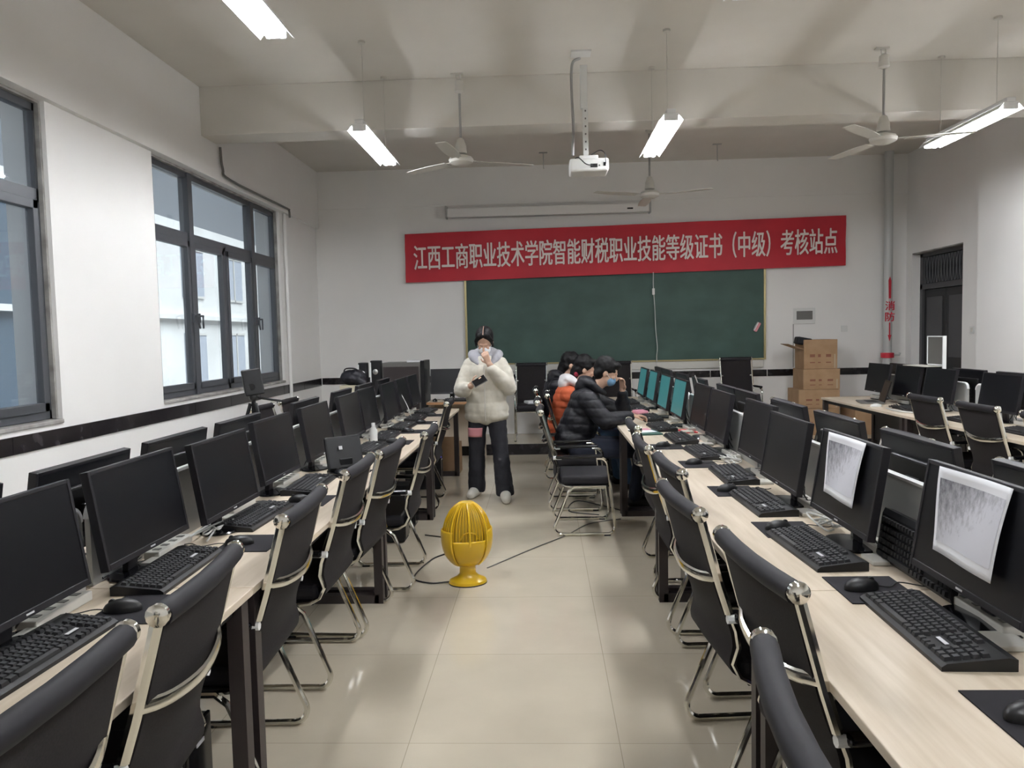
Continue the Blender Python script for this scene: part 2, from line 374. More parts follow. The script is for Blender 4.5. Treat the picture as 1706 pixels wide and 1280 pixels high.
# ------------------------------------------------------------------ ceiling fans
def fan_parts(root, zm, angs):
    top = H - zm
    MB().tube([(0,0,.13), (0,0,top-.16)], .011, 8).build('down_rod', 'steel', root)
    MB().lathe([(.012,.06), (.055,.07), (.05,.14), (.03,.2), (.014,.21)], 20).build('canopy', 'offwhite', root)
    m = MB(); m.lathe([(0,-.035), (.06,-.033), (.105,-.012), (.115,.012), (.10,.035), (.05,.055), (0,.06)], 28).build('motor', 'offwhite', root)
    c = MB(); c.lathe([(.014,top-.18), (.045,top-.16), (.04,top-.07), (.012,top-.05)], 16); c.tube([(-.02,0,top-.06), (-.03,0,top-.001)], .006, 6); c.tube([(.01,0,top-.09), (.012,0,top-.001)], .008, 6); c.box((-.02,0,top-.006), (.11,.05,.012))
    c.build('ceiling_hook', 'offwhite', root)
    for a in angs:
        b = MB(); rt = Matrix.Rotation(math.radians(a), 4, 'Z'); vs = []; n = 8
        for i in range(n+1):
            t = i/n; r = .17+t*.53; wd = .045+.015*math.sin(PI*t); tw = .10-.04*t
            for sx in (-1, 1):
                for q in (-1, 1): vs.append(rt @ Vector((r, sx*wd, .0+sx*wd*math.sin(tw)*.9+q*.0025)))
        fs = []
        for i in range(n):
            k = i*4; fs += [(k,k+2,k+6,k+4), (k+1,k+5,k+7,k+3), (k,k+4,k+5,k+1), (k+2,k+3,k+7,k+6)]
        fs += [(0,1,3,2), (n*4, n*4+2, n*4+3, n*4+1)]
        b.add(vs, fs, False); p = rt @ Vector((.09,0,.01)); q = rt @ Vector((.21,0,.004)); b.tube([p, q], .014, 6, flat=(1,1,.4))
        b.build('blade', 'offwhite', root)
for x, y, z, angs, lb in ((-.72, 7.0, 3.16, (22,142,262), 'white three-blade ceiling fan in front of the beam, beside the left tube light'),
                          (2.98, 6.75, 3.17, (105,225,345), 'white three-blade ceiling fan beside the right wall tube light'),
                          (1.23, 8.6, 3.09, (-25,205,90), 'white three-blade ceiling fan behind the beam, above the banner')):
    fan_parts(thing('ceiling_fan', lb, 'fan', (x, y, z), 0, 'white ceiling fans'), z, angs)
# projector and mount
pj = thing('projector', 'white projector on a perforated pole hanging from the ceiling', 'projector', (.42, 6.6, 2.98))
MB().box((0,0,0), (.33,.25,.11), bevel=.02, seg=3).build('body', 'white_plastic', pj)
m = MB(); m.box((0,0,.075), (.16,.14,.03), bevel=.004); m.box((-.02,0,.30), (.045,.045,.44), bevel=.003); m.box((-.03,0,.68), (.06,.05,.36), bevel=.003); m.box((-.05,0,H-2.98-.008), (.17,.14,.014)); m.build('mount_pole', 'white_plastic', pj)
d = MB()
for i in range(6): d.box((-.02, -.024, .15+i*.065), (.012,.004,.014))
d.build('pole_holes', 'plate_grey', pj)
MB().lathe([(.03,0), (.03,.012)], 16, (.08,.125,0), 'y').build('lens', 'black_gloss', pj)
v = MB(); v.box((.04,-.127,-.01), (.06,.004,.03)); v.box((.13,-.127,.0), (.02,.004,.03)); v.box((.085,-.127,-.01), (.01,.004,.01)); v.build('port_panel', 'black_plastic', pj)
MB().tube(smooth_path([(-.13,-.05,.058), (-.09,-.12,.06), (-.03,-.15,.0), (.03,-.132,-.01)]), .005, 6).build('power_cable', 'cable_black', pj)
MB().tube(smooth_path([(.02,-.02,.10), (.09,-.10,.12), (.13,-.15,.08), (.14,-.132,.0)]), .004, 6).build('signal_cable', 'cable_black', pj)
MB().tube(smooth_path([(.37,6.72,H-.002), (.30,6.7,H-.06), (.29,6.68,H-.3), (.30,6.66,H-.6), (.29,6.66,H-.85)]), .012, 8).build('ceiling_conduit', 'steel', label='grey cable conduit dangling from the ceiling left of the projector pole', cat='conduit')
for x, y, lb in ((.05, 10.05, 'small metal hook in the ceiling left of the projector'), (2.28, 9.9, 'small metal hook in the ceiling above the banner end')):
    k = MB(); k.box((0,0,-.006), (.11,.03,.012)); k.tube([(0,0,-.01), (0,0,-.2), (.01,0,-.215)], .006, 6)
    k.build('ceiling_hook', 'steel', label=lb, cat='hook', group='bare ceiling hooks', loc=(x, y, H))

# ------------------------------------------------------------------ back wall fittings
bo = thing('blackboard', 'wide green chalkboard in a gold frame on the back wall under the banner', 'blackboard', (1.02, YB, 1.16))
MB().b2(-2.10, 2.10, -.03, -.001, 0, 1.32).build('writing_surface', 'chalkboard', bo)
q = MB(); q.b2(-2.13,-2.10,-.04,-.001,-.02,1.35); q.b2(2.10,2.13,-.04,-.001,-.02,1.35); q.b2(-2.10,2.10,-.04,-.001,1.32,1.35); q.b2(-2.10,2.10,-.045,-.001,-.02,0); q.build('frame', 'gold_frame', bo)
MB().b2(-2.1, 2.1, -.03, -.001, -.13, -.025, bevel=.005).build('chalk_ledge', 'board_ledge', bo)
bn = thing('banner', 'long red cloth banner with pale Chinese lettering above the chalkboard', 'banner', (1.15, YB-.075, 2.73))
slp = .105/6.17
n = 60; vs = []; fs = []
for i in range(n+1):
    for j in range(7):
        x = -3.09+6.18*i/n; z = -.345+.69*j/6 + slp*x*.85
        yy = .012*math.sin(x*2.3+j*.4)+.006*math.sin(x*7+1.7*j)
        vs.append((x, yy, z))
for i in range(n):
    for j in range(6): a = i*7+j; fs.append((a, a+7, a+8, a+1))
k = len(vs); vs2 = vs + [(a, b+.006, c) for a, b, c in vs]; fs2 = fs + [tuple(q+k for q in f[::-1]) for f in fs]
for i in range(n): fs2 += [(i*7, i*7+k, (i+1)*7+k, (i+1)*7), (i*7+6, (i+1)*7+6, (i+1)*7+6+k, i*7+6+k)]
for j in range(6): fs2 += [(j, j+1, j+1+k, j+k), (n*7+j, n*7+j+k, n*7+j+1+k, n*7+j+1)]
MB().add(vs2, fs2, True).build('cloth', 'banner_red', bn)
def text_mesh(s, name, mname, w, h, bold=.0, parent=None, depth=.002, loc=(0,0,0), slope=0):
    cu = bpy.data.curves.new(name, 'FONT'); cu.body = s; cu.align_x = 'LEFT'; cu.extrude = 0; cu.resolution_u = 3; cu.space_character = 1.0
    to = bpy.data.objects.new('tmp_text', cu); COL.objects.link(to)
    dg = bpy.context.evaluated_depsgraph_get(); dg.update()
    me = bpy.data.meshes.new_from_object(to.evaluated_get(dg)); bpy.data.objects.remove(to)
    xs = [v.co.x for v in me.vertices]; ys = [v.co.y for v in me.vertices]
    x0, x1, y0, y1 = min(xs), max(xs), min(ys), max(ys)
    for v in me.vertices:
        x = ((v.co.x-x0)/(x1-x0)-.5)*w; z = ((v.co.y-y0)/(y1-y0)-.5)*h + slope*x
        v.co = (x, 0, z)
    bm = bmesh.new(); bm.from_mesh(me); g0 = bm.verts[:]+bm.edges[:]+bm.faces[:]
    for k_, (dx, dz) in enumerate(((1,0), (-1,0), (0,.6), (0,-.6))):
        d_ = bmesh.ops.duplicate(bm, geom=g0); bmesh.ops.translate(bm, verts=[q for q in d_['geom'] if isinstance(q, bmesh.types.BMVert)], vec=(dx*bold, -.0003*(k_+1), dz*bold))
    bm.to_mesh(me); bm.free()
    me.materials.clear(); me.materials.append(MATS[mname]); me.name = name
    return link(name, me, parent, loc=loc)
text_mesh('江西工商职业技术学院智能财税职业技能等级证书（中级）考核站点', 'lettering', 'letter', 5.92, .36, .0045, bn, loc=(.0,-.024,0), slope=slp*.85)
sc = thing('screen_housing', 'white rolled-up projection screen case above the red banner', 'projection screen', (.10, YB-.09, 3.30))
MB().box((0,0,0), (2.84,.11,.13), bevel=.015).build('case', 'wall_paint', sc)
MB().tube([(-1.40,-.035,-.072), (1.40,-.035,-.072)], .012, 8).build('bottom_bar', 'steel', sc)
q = MB(); 
for s in (-1, 1): q.box((s*1.43,.0,.01), (.025,.13,.17), bevel=.004)
q.build('end_brackets', 'steel', sc)
MB().box((1.15,-.058,-.01), (.08,.004,.02)).build('label_mark', 'black_plastic', sc)
cd = thing('pull_cord', 'white cord with a small switch dangling over the chalkboard', 'cord', (1.57, YB-.062, 2.4))
MB().tube(smooth_path([(0,-.03,0), (0,-.02,-.2), (.02,0,-.5), (.03,.0,-.8), (.05,.0,-1.05), (.04,.0,-1.2), (.05,0,-1.36)]), .006, 6).build('cord', 'cable_white', cd)
MB().box((0,-.024,-.27), (.035,.03,.09), bevel=.006).build('switch', 'white_plastic', cd)
er = thing('board_eraser', 'pink and white eraser stuck slantwise on the right of the chalkboard', 'eraser', (3.02, YB-.062, 1.60))
MB().box((0,0,0), (.05,.045,.14), rot=(0,.5,0), bevel=.012).build('felt', 'pink_patch', er)
MB().box((-.02,-.005,.01), (.02,.045,.13), rot=(0,.5,0), bevel=.006).build('backing', 'white_plastic', er)
sb = thing('fuse_panel', 'white flush fuse box with grey cover on the back wall above the cartons', 'electric panel', (3.69, YB, 1.74))
MB().box((0,-.012,0), (.30,.022,.22), bevel=.005).build('plate', 'white_plastic', sb); MB().box((0,-.027,.01), (.22,.01,.12), bevel=.003).build('cover', 'plate_grey', sb)
MB().tube([(-.15,-.006,-.11), (-.15,-.006,-.16), (-.15,-.006,-.72)], .004, 6).build('wire', 'plate_grey', sb)
# fire pipe
fp = thing('fire_pipe', 'white fire water pipe with red markings in the right back corner', 'pipe', (4.77, 10.62, 0))
MB().tube([(0,0,.135), (0,0,H)], .057, 16).build('pipe', 'pipe_white', fp)
c = MB(); c.lathe([(.06,1.13), (.085,1.135), (.085,1.20), (.06,1.205)], 16); c.build('coupling', 'red_paint', fp)
MB().tube([(.06,0,1.17), (.16,0,1.17), (.17,0,1.2)], .016, 8).build('valve', 'pipe_white', fp)
MB().tube([(0,0,.74), (0,0,.80)], .075, 16).build('collar', 'pipe_white', fp)
def flatpoly(pts, name, mname, parent, y=-.0585):
    return MB().add([(x, y, z) for x, z in pts]+[(x, y+.004, z) for x, z in pts], [tuple(range(len(pts)))]+[tuple(range(len(pts)))[::-1]] if False else [tuple(range(len(pts))), tuple(len(pts)+i for i in range(len(pts)))[::-1]]).build(name, mname, parent)
flatpoly([(-.014,1.95),(.014,1.95),(.017,2.19),(.0,2.25),(-.02,2.20)], 'upper_arrow', 'red_paint', fp, -.063)
flatpoly([(-.008,1.62),(.008,1.62),(.008,1.45),(.024,1.45),(0,1.36),(-.024,1.45),(-.008,1.45)], 'lower_arrow', 'red_paint', fp, -.063)
text_mesh('消', 'lettering', 'red_paint',   .125, .125, .003, fp, loc=(0,-.066,1.85)); text_mesh('防', 'lettering', 'red_paint',   .125, .125, .003, fp, loc=(0,-.066,1.70))
lp = thing('drain_pipe', 'thin white pipe running up the left wall past the window', 'pipe', (XL+.03, 9.40, 0))
MB().tube([(0,0,.0), (0,0,3.14)], .022, 10).build('pipe', 'wall_paint', lp)
MB().tube(smooth_path([(XL+.075,7.46,3.48), (XL+.075,7.50,3.28), (XL+.075,7.7,3.20), (XL+.075,9.3,3.20), (XL+.075,9.45,3.19), (XL+.075,9.47,3.10)], 5), .013, 8).build('wall_conduit', 'plate_grey', label='thin grey conduit bending along the beam above the left window', cat='conduit')
sw = thing('light_switch', 'white light switch plate beside the dark door', 'switch', (XR, 9.15, 1.50)); MB().box((-.006,0,0), (.01,.086,.086), bevel=.003).build('plate', 'white_plastic', sw); MB().box((-.014,0,0), (.006,.03,.05), bevel=.002).build('rocker', 'offwhite', sw)
MB().b2(XR-.203, XR-.2005, 7.45, 7.72, 1.46, 1.54).build('faint_notice', 'offwhite', label='faint pale paper strip on the right wall pillar', cat='notice')
st = thing('wall_socket', 'small white socket plate on the back wall right of the cartons', 'socket', (4.25, YB, 1.55)); MB().box((0,-.006,0), (.086,.01,.086), bevel=.003).build('plate', 'white_plastic', st)

# ------------------------------------------------------------------ desks
DZ = .75
def desk(name_lb, x0, x1, y0, y1, panel=True, pspans=None, end_front=None):
    xc = (x0+x1)/2; yc = (y0+y1)/2; L = y1-y0; W = x1-x0
    r = thing('computer_desk', name_lb, 'desk', (xc, yc, 0), 0, 'double-sided computer desks')
    t = MB(); t.b2(-W/2, -.002, -L/2+.002, L/2-.002, DZ-.025, DZ, bevel=.003); t.b2(.002, W/2, -L/2+.002, L/2-.002, DZ-.025, DZ, bevel=.003)
    t.build('tabletop', 'laminate', r)
    for s in (-1, 1):
        yy = s*(L/2-.05); q = MB(); w2 = W/2-.035; k = .025
        for xx in (-w2, 0, w2): q.b2(xx-k, xx+k, yy-k, yy+k, .0, DZ-.026)
        q.b2(-w2, w2, yy-k, yy+k, .0, .05); q.b2(-w2, w2, yy-k, yy+k, DZ-.066, DZ-.026)
        q.build('leg_frame', 'desk_steel', r)
    for s in (-1, 1):
        MB().b2(s*(W/2-.05)-.012, s*(W/2-.05)+.012, -L/2+.08, L/2-.08, DZ-.066, DZ-.026).build('apron', 'desk_black', r)
    if panel:
        MB().b2(-.012, .012, -L/2+.08, L/2-.08, .25, DZ-.03).build('modesty_panel', 'desk_black', r)
        for a, b in (pspans or [(-L/2+.02, L/2-.02)]):
            pts = []; rr = .05; n = 5; z0, z1 = DZ+.001, DZ+.275
            prof = [(a, z0), (b, z0)] + [(b-rr+rr*math.cos(PI/2*i/n), z1-rr+rr*math.sin(PI/2*i/n)) for i in range(n+1)] + [(a+rr-rr*math.sin(PI/2*i/n), z1-rr+rr*math.cos(PI/2*i/n)) for i in range(n+1)]
            m = len(prof); vs = [(-.009, y, z) for y, z in prof]+[(.009, y, z) for y, z in prof]
            fs = [tuple(range(m)), tuple(m+i for i in range(m))[::-1]]+[(i, (i+1) % m, (i+1) % m+m, i+m) for i in range(m)]
            p = MB().add(vs, fs).build('divider_panel', 'panel_silver', r)
            MB().tube([(0, y, z) for y, z in prof[2:]], .0115, 6).build('rim', 'panel_rim', p)
        for s in (-1, 1):
            for k in range(3):
                yy = -L/2+L*(k+.5)/3+.1
                if abs(yy) < L/2-.15:
                    so = MB(); so.box((s*.055, yy, DZ+.016), (.06,.26,.03), bevel=.004); so.box((s*.10, yy-.16, DZ+.008), (.09,.10,.014), bevel=.003)
                    so = so.build('socket_strip', 'offwhite', r)
                    for j in range(4): MB().box((s*.055, yy-.09+j*.06, DZ+.0315), (.026,.022,.003)).build('outlet', 'plate_grey', so)
    return r
LX0, LX1, RX0, RX1, TX0, TX1 = -2.05, -.95, .63, 1.83, 3.25, 4.45
ords = ['nearest', 'second', 'third', 'farthest']
for i, (a, b) in enumerate(((.32,2.34), (2.34,4.33), (4.33,6.32), (6.32,8.33))):
    desk(ords[i]+' pale wood computer desk in the row left of the aisle', LX0, LX1, a, b)
for i, (a, b) in enumerate(((.22,2.27), (2.27,4.32), (4.32,6.37), (6.37,8.42))):
    desk(('nearest','second','third','fourth')[i]+' pale wood computer desk in the row right of the aisle', RX0, RX1, a, b)
desk('short pale wood desk ending the right-hand row by the platform', RX0, RX1, 8.42, 9.5)
for i, (a, b, sp) in enumerate(((6.93,8.93,[(.12,.78),(-1.25+.0+.28,-.28)]), (4.93,6.93,[(-.68,-.02),(.35,.9)]), (2.93,4.93,[(-.9,-.2),(.1,.8)]))):
    desk(('far pale desk by the right wall with the open laptop on it', 'middle pale desk by the right wall behind three chair backs', 'near pale desk by the right wall at the photo edge')[i], TX0, TX1, a, b, True, sp)

# ------------------------------------------------------------------ monitor / keyboard / mouse / pad / chair prototypes
def monitor_parts(root, screen='screen_off', W=.535, Hh=.32, tilt=.16):
    zt = .40; R = Matrix.Translation((0, .035, zt)) @ Matrix.Rotation(tilt, 4, 'X')   # hangs down from the top edge, bottom towards the user (+y)
    def tr(mb): mb.v = [tuple(R @ Vector(v)) for v in mb.v]; return mb
    bz = MB(); b = .012; d0, d1 = -.028, 0
    bz.b2(-W/2, -W/2+b, d0, d1, -Hh, 0, bevel=.002); bz.b2(W/2-b, W/2, d0, d1, -Hh, 0, bevel=.002); bz.b2(-W/2+b, W/2-b, d0, d1, -b, 0, bevel=.002); bz.b2(-W/2+b, W/2-b, d0, d1, -Hh, -Hh+.02, bevel=.002)
    tr(bz).build('bezel', 'bezel', root)
    tr(MB().b2(-W/2+b, W/2-b, d0, -.003, -Hh+.02, -b)).build('screen', screen, root)
    bk = MB(); bk.box((0,-.036,-Hh*.55), (W*.62,.022,Hh*.62), bevel=.008); bk.box((0,-.05,-Hh*.6), (.10,.02,.10), bevel=.004)
    tr(bk).build('back_cover', 'black_plastic', root)
    tr(MB().box((0,.0005,-Hh+.010), (.03,.001,.005))).build('logo_mark', 'mark_silver', root)
    nk = MB(); p = R @ Vector((0,-.052,-Hh*.62)); nk.box(((0),(p.y+.0)*.5+.0,(p.z+.02)/2), (.06,.024,p.z+.02), rot=(-.10,0,0), bevel=.004); nk.build('neck', 'bezel', root)
    bs = MB(); bs.lathe([(0,0), (.118,0), (.125,.004), (.12,.010), (.04,.016), (0,.018)], 28, (0,.03,0), sx=1, sy=.72); bs.build('base', 'black_gloss', root)
    cb = MB(); cb.tube(smooth_path([(-.10, p.y-.0, p.z-.02), (-.10, p.y-.02, p.z-.10), (-.06, -.02, .08), (.02,-.045,.02), (.10,-.04,.012)]), .004, 6); cb.tube(smooth_path([(-.13, p.y, p.z-.02), (-.13,.02,.10), (-.10,-.03,.02), (-.16,-.045,.008)]), .003, 6)
    cb.build('cables', 'cable_black', root)
def keyboard_parts(root):
    L, D = .47, .17
    vs = []; prof = [(-D/2,.0), (-D/2,.010), (-D/2+.012,.018), (D/2-.02,.032), (D/2,.028), (D/2,.0)]
    for x in (-L/2, L/2):
        for y, z in prof: vs.append((x, y, z))
    n = len(prof); fs = [tuple(range(n)), tuple(n+i for i in range(n))[::-1]]+[(i, (i+1) % n, (i+1) % n+n, i+n) for i in range(n)]
    MB().add(vs, fs).build('case', 'black_plastic', root)
    def keys(x0, x1, rows, name, y0=-D/2+.020, dy=.0215, wide=None):
        m = MB()
        for r in rows:
            y = y0+r*dy+(.006 if r == 5 else 0); z = .0185+(y+D/2-.012)*.094; x = x0
            cnt = max(1, round((x1-x0)/.0205)); wdt = (x1-x0)/cnt; ws = [wdt]*cnt
            if wide and r == 0: ws = [wdt*1.4]*3+[wdt*(cnt-7.6)]+[wdt*1.2]*2+[wdt*1.0]; ws[-1] = (x1-x0)-sum(ws[:-1])
            for wd in ws:
                cx_ = x+wd/2; a = wd/2-.0012; b = .0095; c = a-.0028; d = .0068
                vs = [(cx_-a,y-b,z-.001),(cx_+a,y-b,z-.001),(cx_+a,y+b,z+.001),(cx_-a,y+b,z+.001),(cx_-c,y-d,z+.008),(cx_+c,y-d,z+.008),(cx_+c,y+d,z+.0095),(cx_-c,y+d,z+.0095)]
                m.add(vs, [(4,5,6,7),(0,1,5,4),(1,2,6,5),(2,3,7,6),(3,0,4,7)]); x += wd
        return m.build(name, 'key', root)
    keys(-.222, .080, [0,1,2,3,4], 'letter_keys', wide=True); keys(-.222, .080, [5], 'function_keys')
    keys(.088, .150, [3,4,5], 'navigation_keys'); keys(.088, .150, [0], 'arrow_keys'); keys(.158, .224, [0,1,2,3,4], 'number_keys')
    MB().box((.12,-D/2+.058,.026), (.045,.010,.0012), rot=(.094,0,0)).build('logo_mark', 'mark_silver', root)
def mouse_parts(root):
    vs = []; n, m = 12, 8
    b = MB(); b.ball((0,0,.006), (.031,.056,.030), 18)
    b.v = [(x*(1-.12*abs(y)/.056), y, max(z, 0)+(.004*(y < 0)*0)) for x, y, z in b.v]; b.build('shell', 'black_plastic', root)
    MB().lathe([(0,-.004), (.009,-.004), (.009,.004), (0,.004)], 12, (0,.030,.028), 'x').build('wheel', 'key', root)
    MB().tube(smooth_path([(0,.055,.006), (.01,.09,.004), (-.02,.14,.004), (.03,.19,.004), (.02,.22,.004)]), .002, 6).build('cable', 'cable_black', root)
def pad_mesh():
    b = MB(); b.box((0,0,.0015), (.24,.21,.003)); return b
def chair_parts(root):
    W = .245
    def both(fn, name, m):
        for s in (-1, 1): b = MB(); fn(b, s); b.build(name, m, root)
    # back sheet
    prof = [(-.325,.945), (-.30,.85), (-.272,.74), (-.245,.65), (-.215,.57), (-.205,.51), (-.215,.46), (-.205,.42), (-.165,.395)]
    P = smooth_path([(0, y, z) for y, z in prof], 3); nx = 6; vs = []; fs = []
    for th in (0, 1):
        for i, p in enumerate(P):
            t = i/(len(P)-1)
            for j in range(nx+1):
                u = j/nx*2-1; bow = -.022*(1-u*u)*math.sin(PI*min(1, t*1.1))
                vs.append((u*(W-.012), p.y+bow-(.012 if th else 0), p.z))
    K = len(P)*(nx+1)
    for i in range(len(P)-1):
        for j in range(nx): a = i*(nx+1)+j; fs += [(a, a+1, a+nx+2, a+nx+1), (a+K, a+K+nx+1, a+K+nx+2, a+K+1)]
        a = i*(nx+1); fs += [(a, a+nx+1, a+nx+1+K, a+K)]; a += nx; fs += [(a, a+K, a+nx+1+K, a+nx+1)]
    for i in (0, len(P)-1):
        for j in range(nx): a = i*(nx+1)+j; fs.append((a, a+K, a+K+1, a+1))
    MB().add(vs, fs, True).build('backrest', 'mesh_fabric', root, sharp=50)
    MB().tube([(-W+.005,-.328,.95), (-W/2,-.338,.95), (0,-.342,.95), (W/2,-.338,.95), (W-.005,-.328,.95)], .027, 12).build('top_roll', 'padding', root)
    both(lambda b, s: b.lathe([(0,-.012),(.018,-.012),(.026,-.006),(.026,.006),(.018,.014),(0,.016)], 14, (s*(W+.008),-.328,.955), 'x'), 'knob', 'chrome')
    both(lambda b, s: b.tube([(s*W,-.325,.95), (s*W,-.298,.85), (s*W,-.262,.72), (s*W,-.232,.625)], .0145, 8), 'back_post', 'chrome')
    both(lambda b, s: b.tube([(s*W,-.232,.63), (s*W,-.208,.565), (s*W,-.200,.51), (s*W,-.218,.455), (s*W,-.195,.41), (s*W,-.15,.385), (s*W,-.08,.378)], .009, 6), 'lumbar_rail', 'chrome')
    MB().tube(smooth_path([(-W,-.272,.745), (-W*.6,-.305,.725), (0,-.32,.715), (W*.6,-.305,.725), (W,-.272,.745)], 4), .013, 8, flat=(1,.7,1.3)).build('back_bar', 'chrome', root)
    st = MB(); st.box((0,.01,.425), (2*W-.02,.40,.075), bevel=.028, seg=3); st.build('seat', 'padding', root)
    MB().b2(-W+.01, W-.01, -.165, .185, .375, .388).build('seat_pan', 'desk_black', root)
    both(lambda b, s: b.box((s*(W+.012),-.04,.615), (.042,.36,.026), rot=(.02,0,0), bevel=.011, seg=3), 'armrest', 'black_gloss')
    both(lambda b, s: b.tube([(s*(W+.006),-.24,.607), (s*(W+.006),-.175,.607)], .015, 8), 'arm_sleeve', 'panel_rim')
    def leg(b, s):
        x = s*(W+.012)
        pts = [(x,.09,.600)] + arc((.115,.540), .06, 75, 8, 5, x=x) + [(x,.225,.075)] + arc((.170,.065), .052, 5, -88, 5, x=x) + [(x,-.17,.0135)] + arc((-.185,.065), .052, -95, -200, 6, x=x) + [(x,-.125,.345), (x,-.085,.378), (x,.16,.378)]
        b.tube(pts, .0125, 8)
    both(leg, 'side_frame', 'chrome')
    q = MB(); q.tube([(-W-.01,.13,.374), (W+.01,.13,.374)], .011, 6); q.tube([(-W-.01,-.08,.374), (W+.01,-.08,.374)], .011, 6); q.build('cross_tube', 'chrome', root)
    both(lambda b, s: b.box((s*(W+.012),.165,.006), (.03,.05,.012), bevel=.003), 'foot_glide', 'black_plastic')
def tower_parts(root, led='led_blue'):
    MB().box((0,0,.185), (.17,.36,.35), bevel=.006).build('case', 'black_plastic', root)
    MB().box((0,.183,.20), (.16,.012,.33), bevel=.004).build('front_panel', 'black_gloss', root)
    MB().box((.0,.190,.30), (.05,.003,.012)).build('drive_mark', 'mark_silver', root)
    MB().box((.05,.190,.33), (.008,.003,.008)).build('power_light', led, root)

# prototypes become the first item of each kind
KB = []
def stations(): pass
# ---- right row, monitors facing the aisle (people face +x)
RM = [(2.00,'screen_off',.16,1.14,'near right black monitor with a large grey printed sheet taped over its screen'),
      (2.76,'screen_off',.13,1.11,'right-row black monitor with a smaller grey printed sheet, next to the one nearest the viewer'),
      (3.46,'screen_off',.12,1.11,'dark monitor just beyond the paper-covered ones on the right-hand row'),
      (4.20,'screen_off',.12,1.19,'fourth dark monitor from the viewer on the right-hand row'),
      (5.00,'screen_off',.12,1.17,'fifth dark monitor from the viewer on the right-hand row'),
      (5.66,'screen_off',.12,1.19,'dark monitor right next to the nearest teal screen'),
      (6.40,'screen_teal',.12,1.16,'monitor with a lit teal screen nearest the viewer'),
      (7.10,'screen_teal',.12,1.15,'second nearest monitor with a lit teal screen'),
      (7.95,'screen_teal',.12,1.16,'third teal-lit monitor, second farthest of the four'),
      (8.65,'screen_teal',.12,1.15,'farthest teal-lit monitor at the end of the row')]
protos = {}
def put_monitor(x, y, rz, screen, label, group):
    if screen not in protos:
        r = thing('computer_monitor', label, 'monitor', (x, y, DZ), rz, group); monitor_parts(r, screen); collect(); protos[screen] = r; return r
    return dup(protos[screen], (x, y, DZ), rz, label, group)
def put(kind, fn, name, cat, x, y, z, rz, label, group):
    if kind not in protos:
        r = thing(name, label, cat, (x, y, z), rz, group); fn(r); collect(); protos[kind] = r; return r
    return dup(protos[kind], (x, y, z), rz, label, group)
def keyboard(x, y, rz, label, group, z=DZ): return put('kb', keyboard_parts, 'keyboard', 'keyboard', x, y, z, rz, label, group)
def mouse(x, y, rz, label, group): return put('ms', mouse_parts, 'computer_mouse', 'mouse', x, y, DZ+.0035, rz, label, group)
def chair(x, y, rz, label, group, z=0, scale=None):
    if 'ch' not in protos:
        r = thing('mesh_chair', label, 'chair', (x, y, z), rz, group); chair_parts(r); collect(); protos['ch'] = r; return r
    return dup(protos['ch'], (x, y, z), rz, label, group, scale)
PADM = pad_mesh().me('mouse_pad', 'mat_cloth')
def pad(x, y, rz, label, group): return link('mouse_pad', PADM, None, label, 'mouse pad', group, None, (x, y, DZ+.0005), rz)
nth = ['first', 'second', 'third', 'fourth', 'fifth', 'sixth', 'seventh', 'eighth', 'ninth', 'tenth', 'eleventh']
for i, (y, s, tl, tx, lb) in enumerate(RM): put_monitor(tx+.035, y, PI/2, s, lb, 'monitors along the right side of the aisle')
RK = [(1.95,.99,-.02), (2.68,.95,.06), (3.42,.98,.03), (4.10,1.02,-.02), (4.88,1.03,.04), (5.55,1.0,.02), (6.25,.97,.05), (6.95,.98,0), (7.85,.98,0), (8.6,.98,0), (1.10,.98,0)]
for i, (y, x, a) in enumerate(RK):
    lb = 'black keyboard cut by the lower right corner of the photo' if i == 10 else 'black keyboard lying before the '+nth[i]+' monitor from the viewer, right-hand row'
    keyboard(x, y, -PI/2+a, lb, 'keyboards on the right-hand row')
for i, (y, x) in enumerate(((1.50,.99), (2.27,.98), (2.98,.95), (3.72,.93), (4.50,.92), (5.22,.85))):
    pad(x, y, -PI/2, ('black mouse pad below the keyboard of the '+nth[i]+' monitor from the viewer, right-hand row'), 'mouse pads on the right-hand row')
    mouse(x-.03, y+.0, -PI/2+.2, 'black mouse on the '+nth[i]+' mouse pad from the viewer, right-hand row', 'mice on the right-hand row')
# keyboard stood upright against the divider between the two paper-covered monitors
kr = keyboard(1.165, 2.42, -PI/2, 'black keyboard stood on edge against the silver divider between the paper-covered monitors', 'keyboards on the right-hand row')
kr.rotation_euler = (math.radians(76), 0, -PI/2); kr.location = (1.170, 2.36, DZ+.088)
RR = [(2.74,1), (3.47,1), (4.16,1), (5.0,1), (5.55,1), (6.50,1), (7.3,1), (8.2,1), (2.0,1), (8.75,1)]
for i, (y, _) in enumerate(sorted(RR)): put_monitor(1.315, y, -PI/2, 'screen_off', nth[i]+' black monitor back from the viewer beyond the dividers of the right-hand row', 'monitors on the far side of the right-hand row')
for i, y in enumerate((2.1, 2.8, 3.6, 4.3, 5.0)): keyboard(1.47, y, PI/2, nth[i]+' keyboard from the viewer on the far side of the right-hand row', 'keyboards beyond the right dividers')
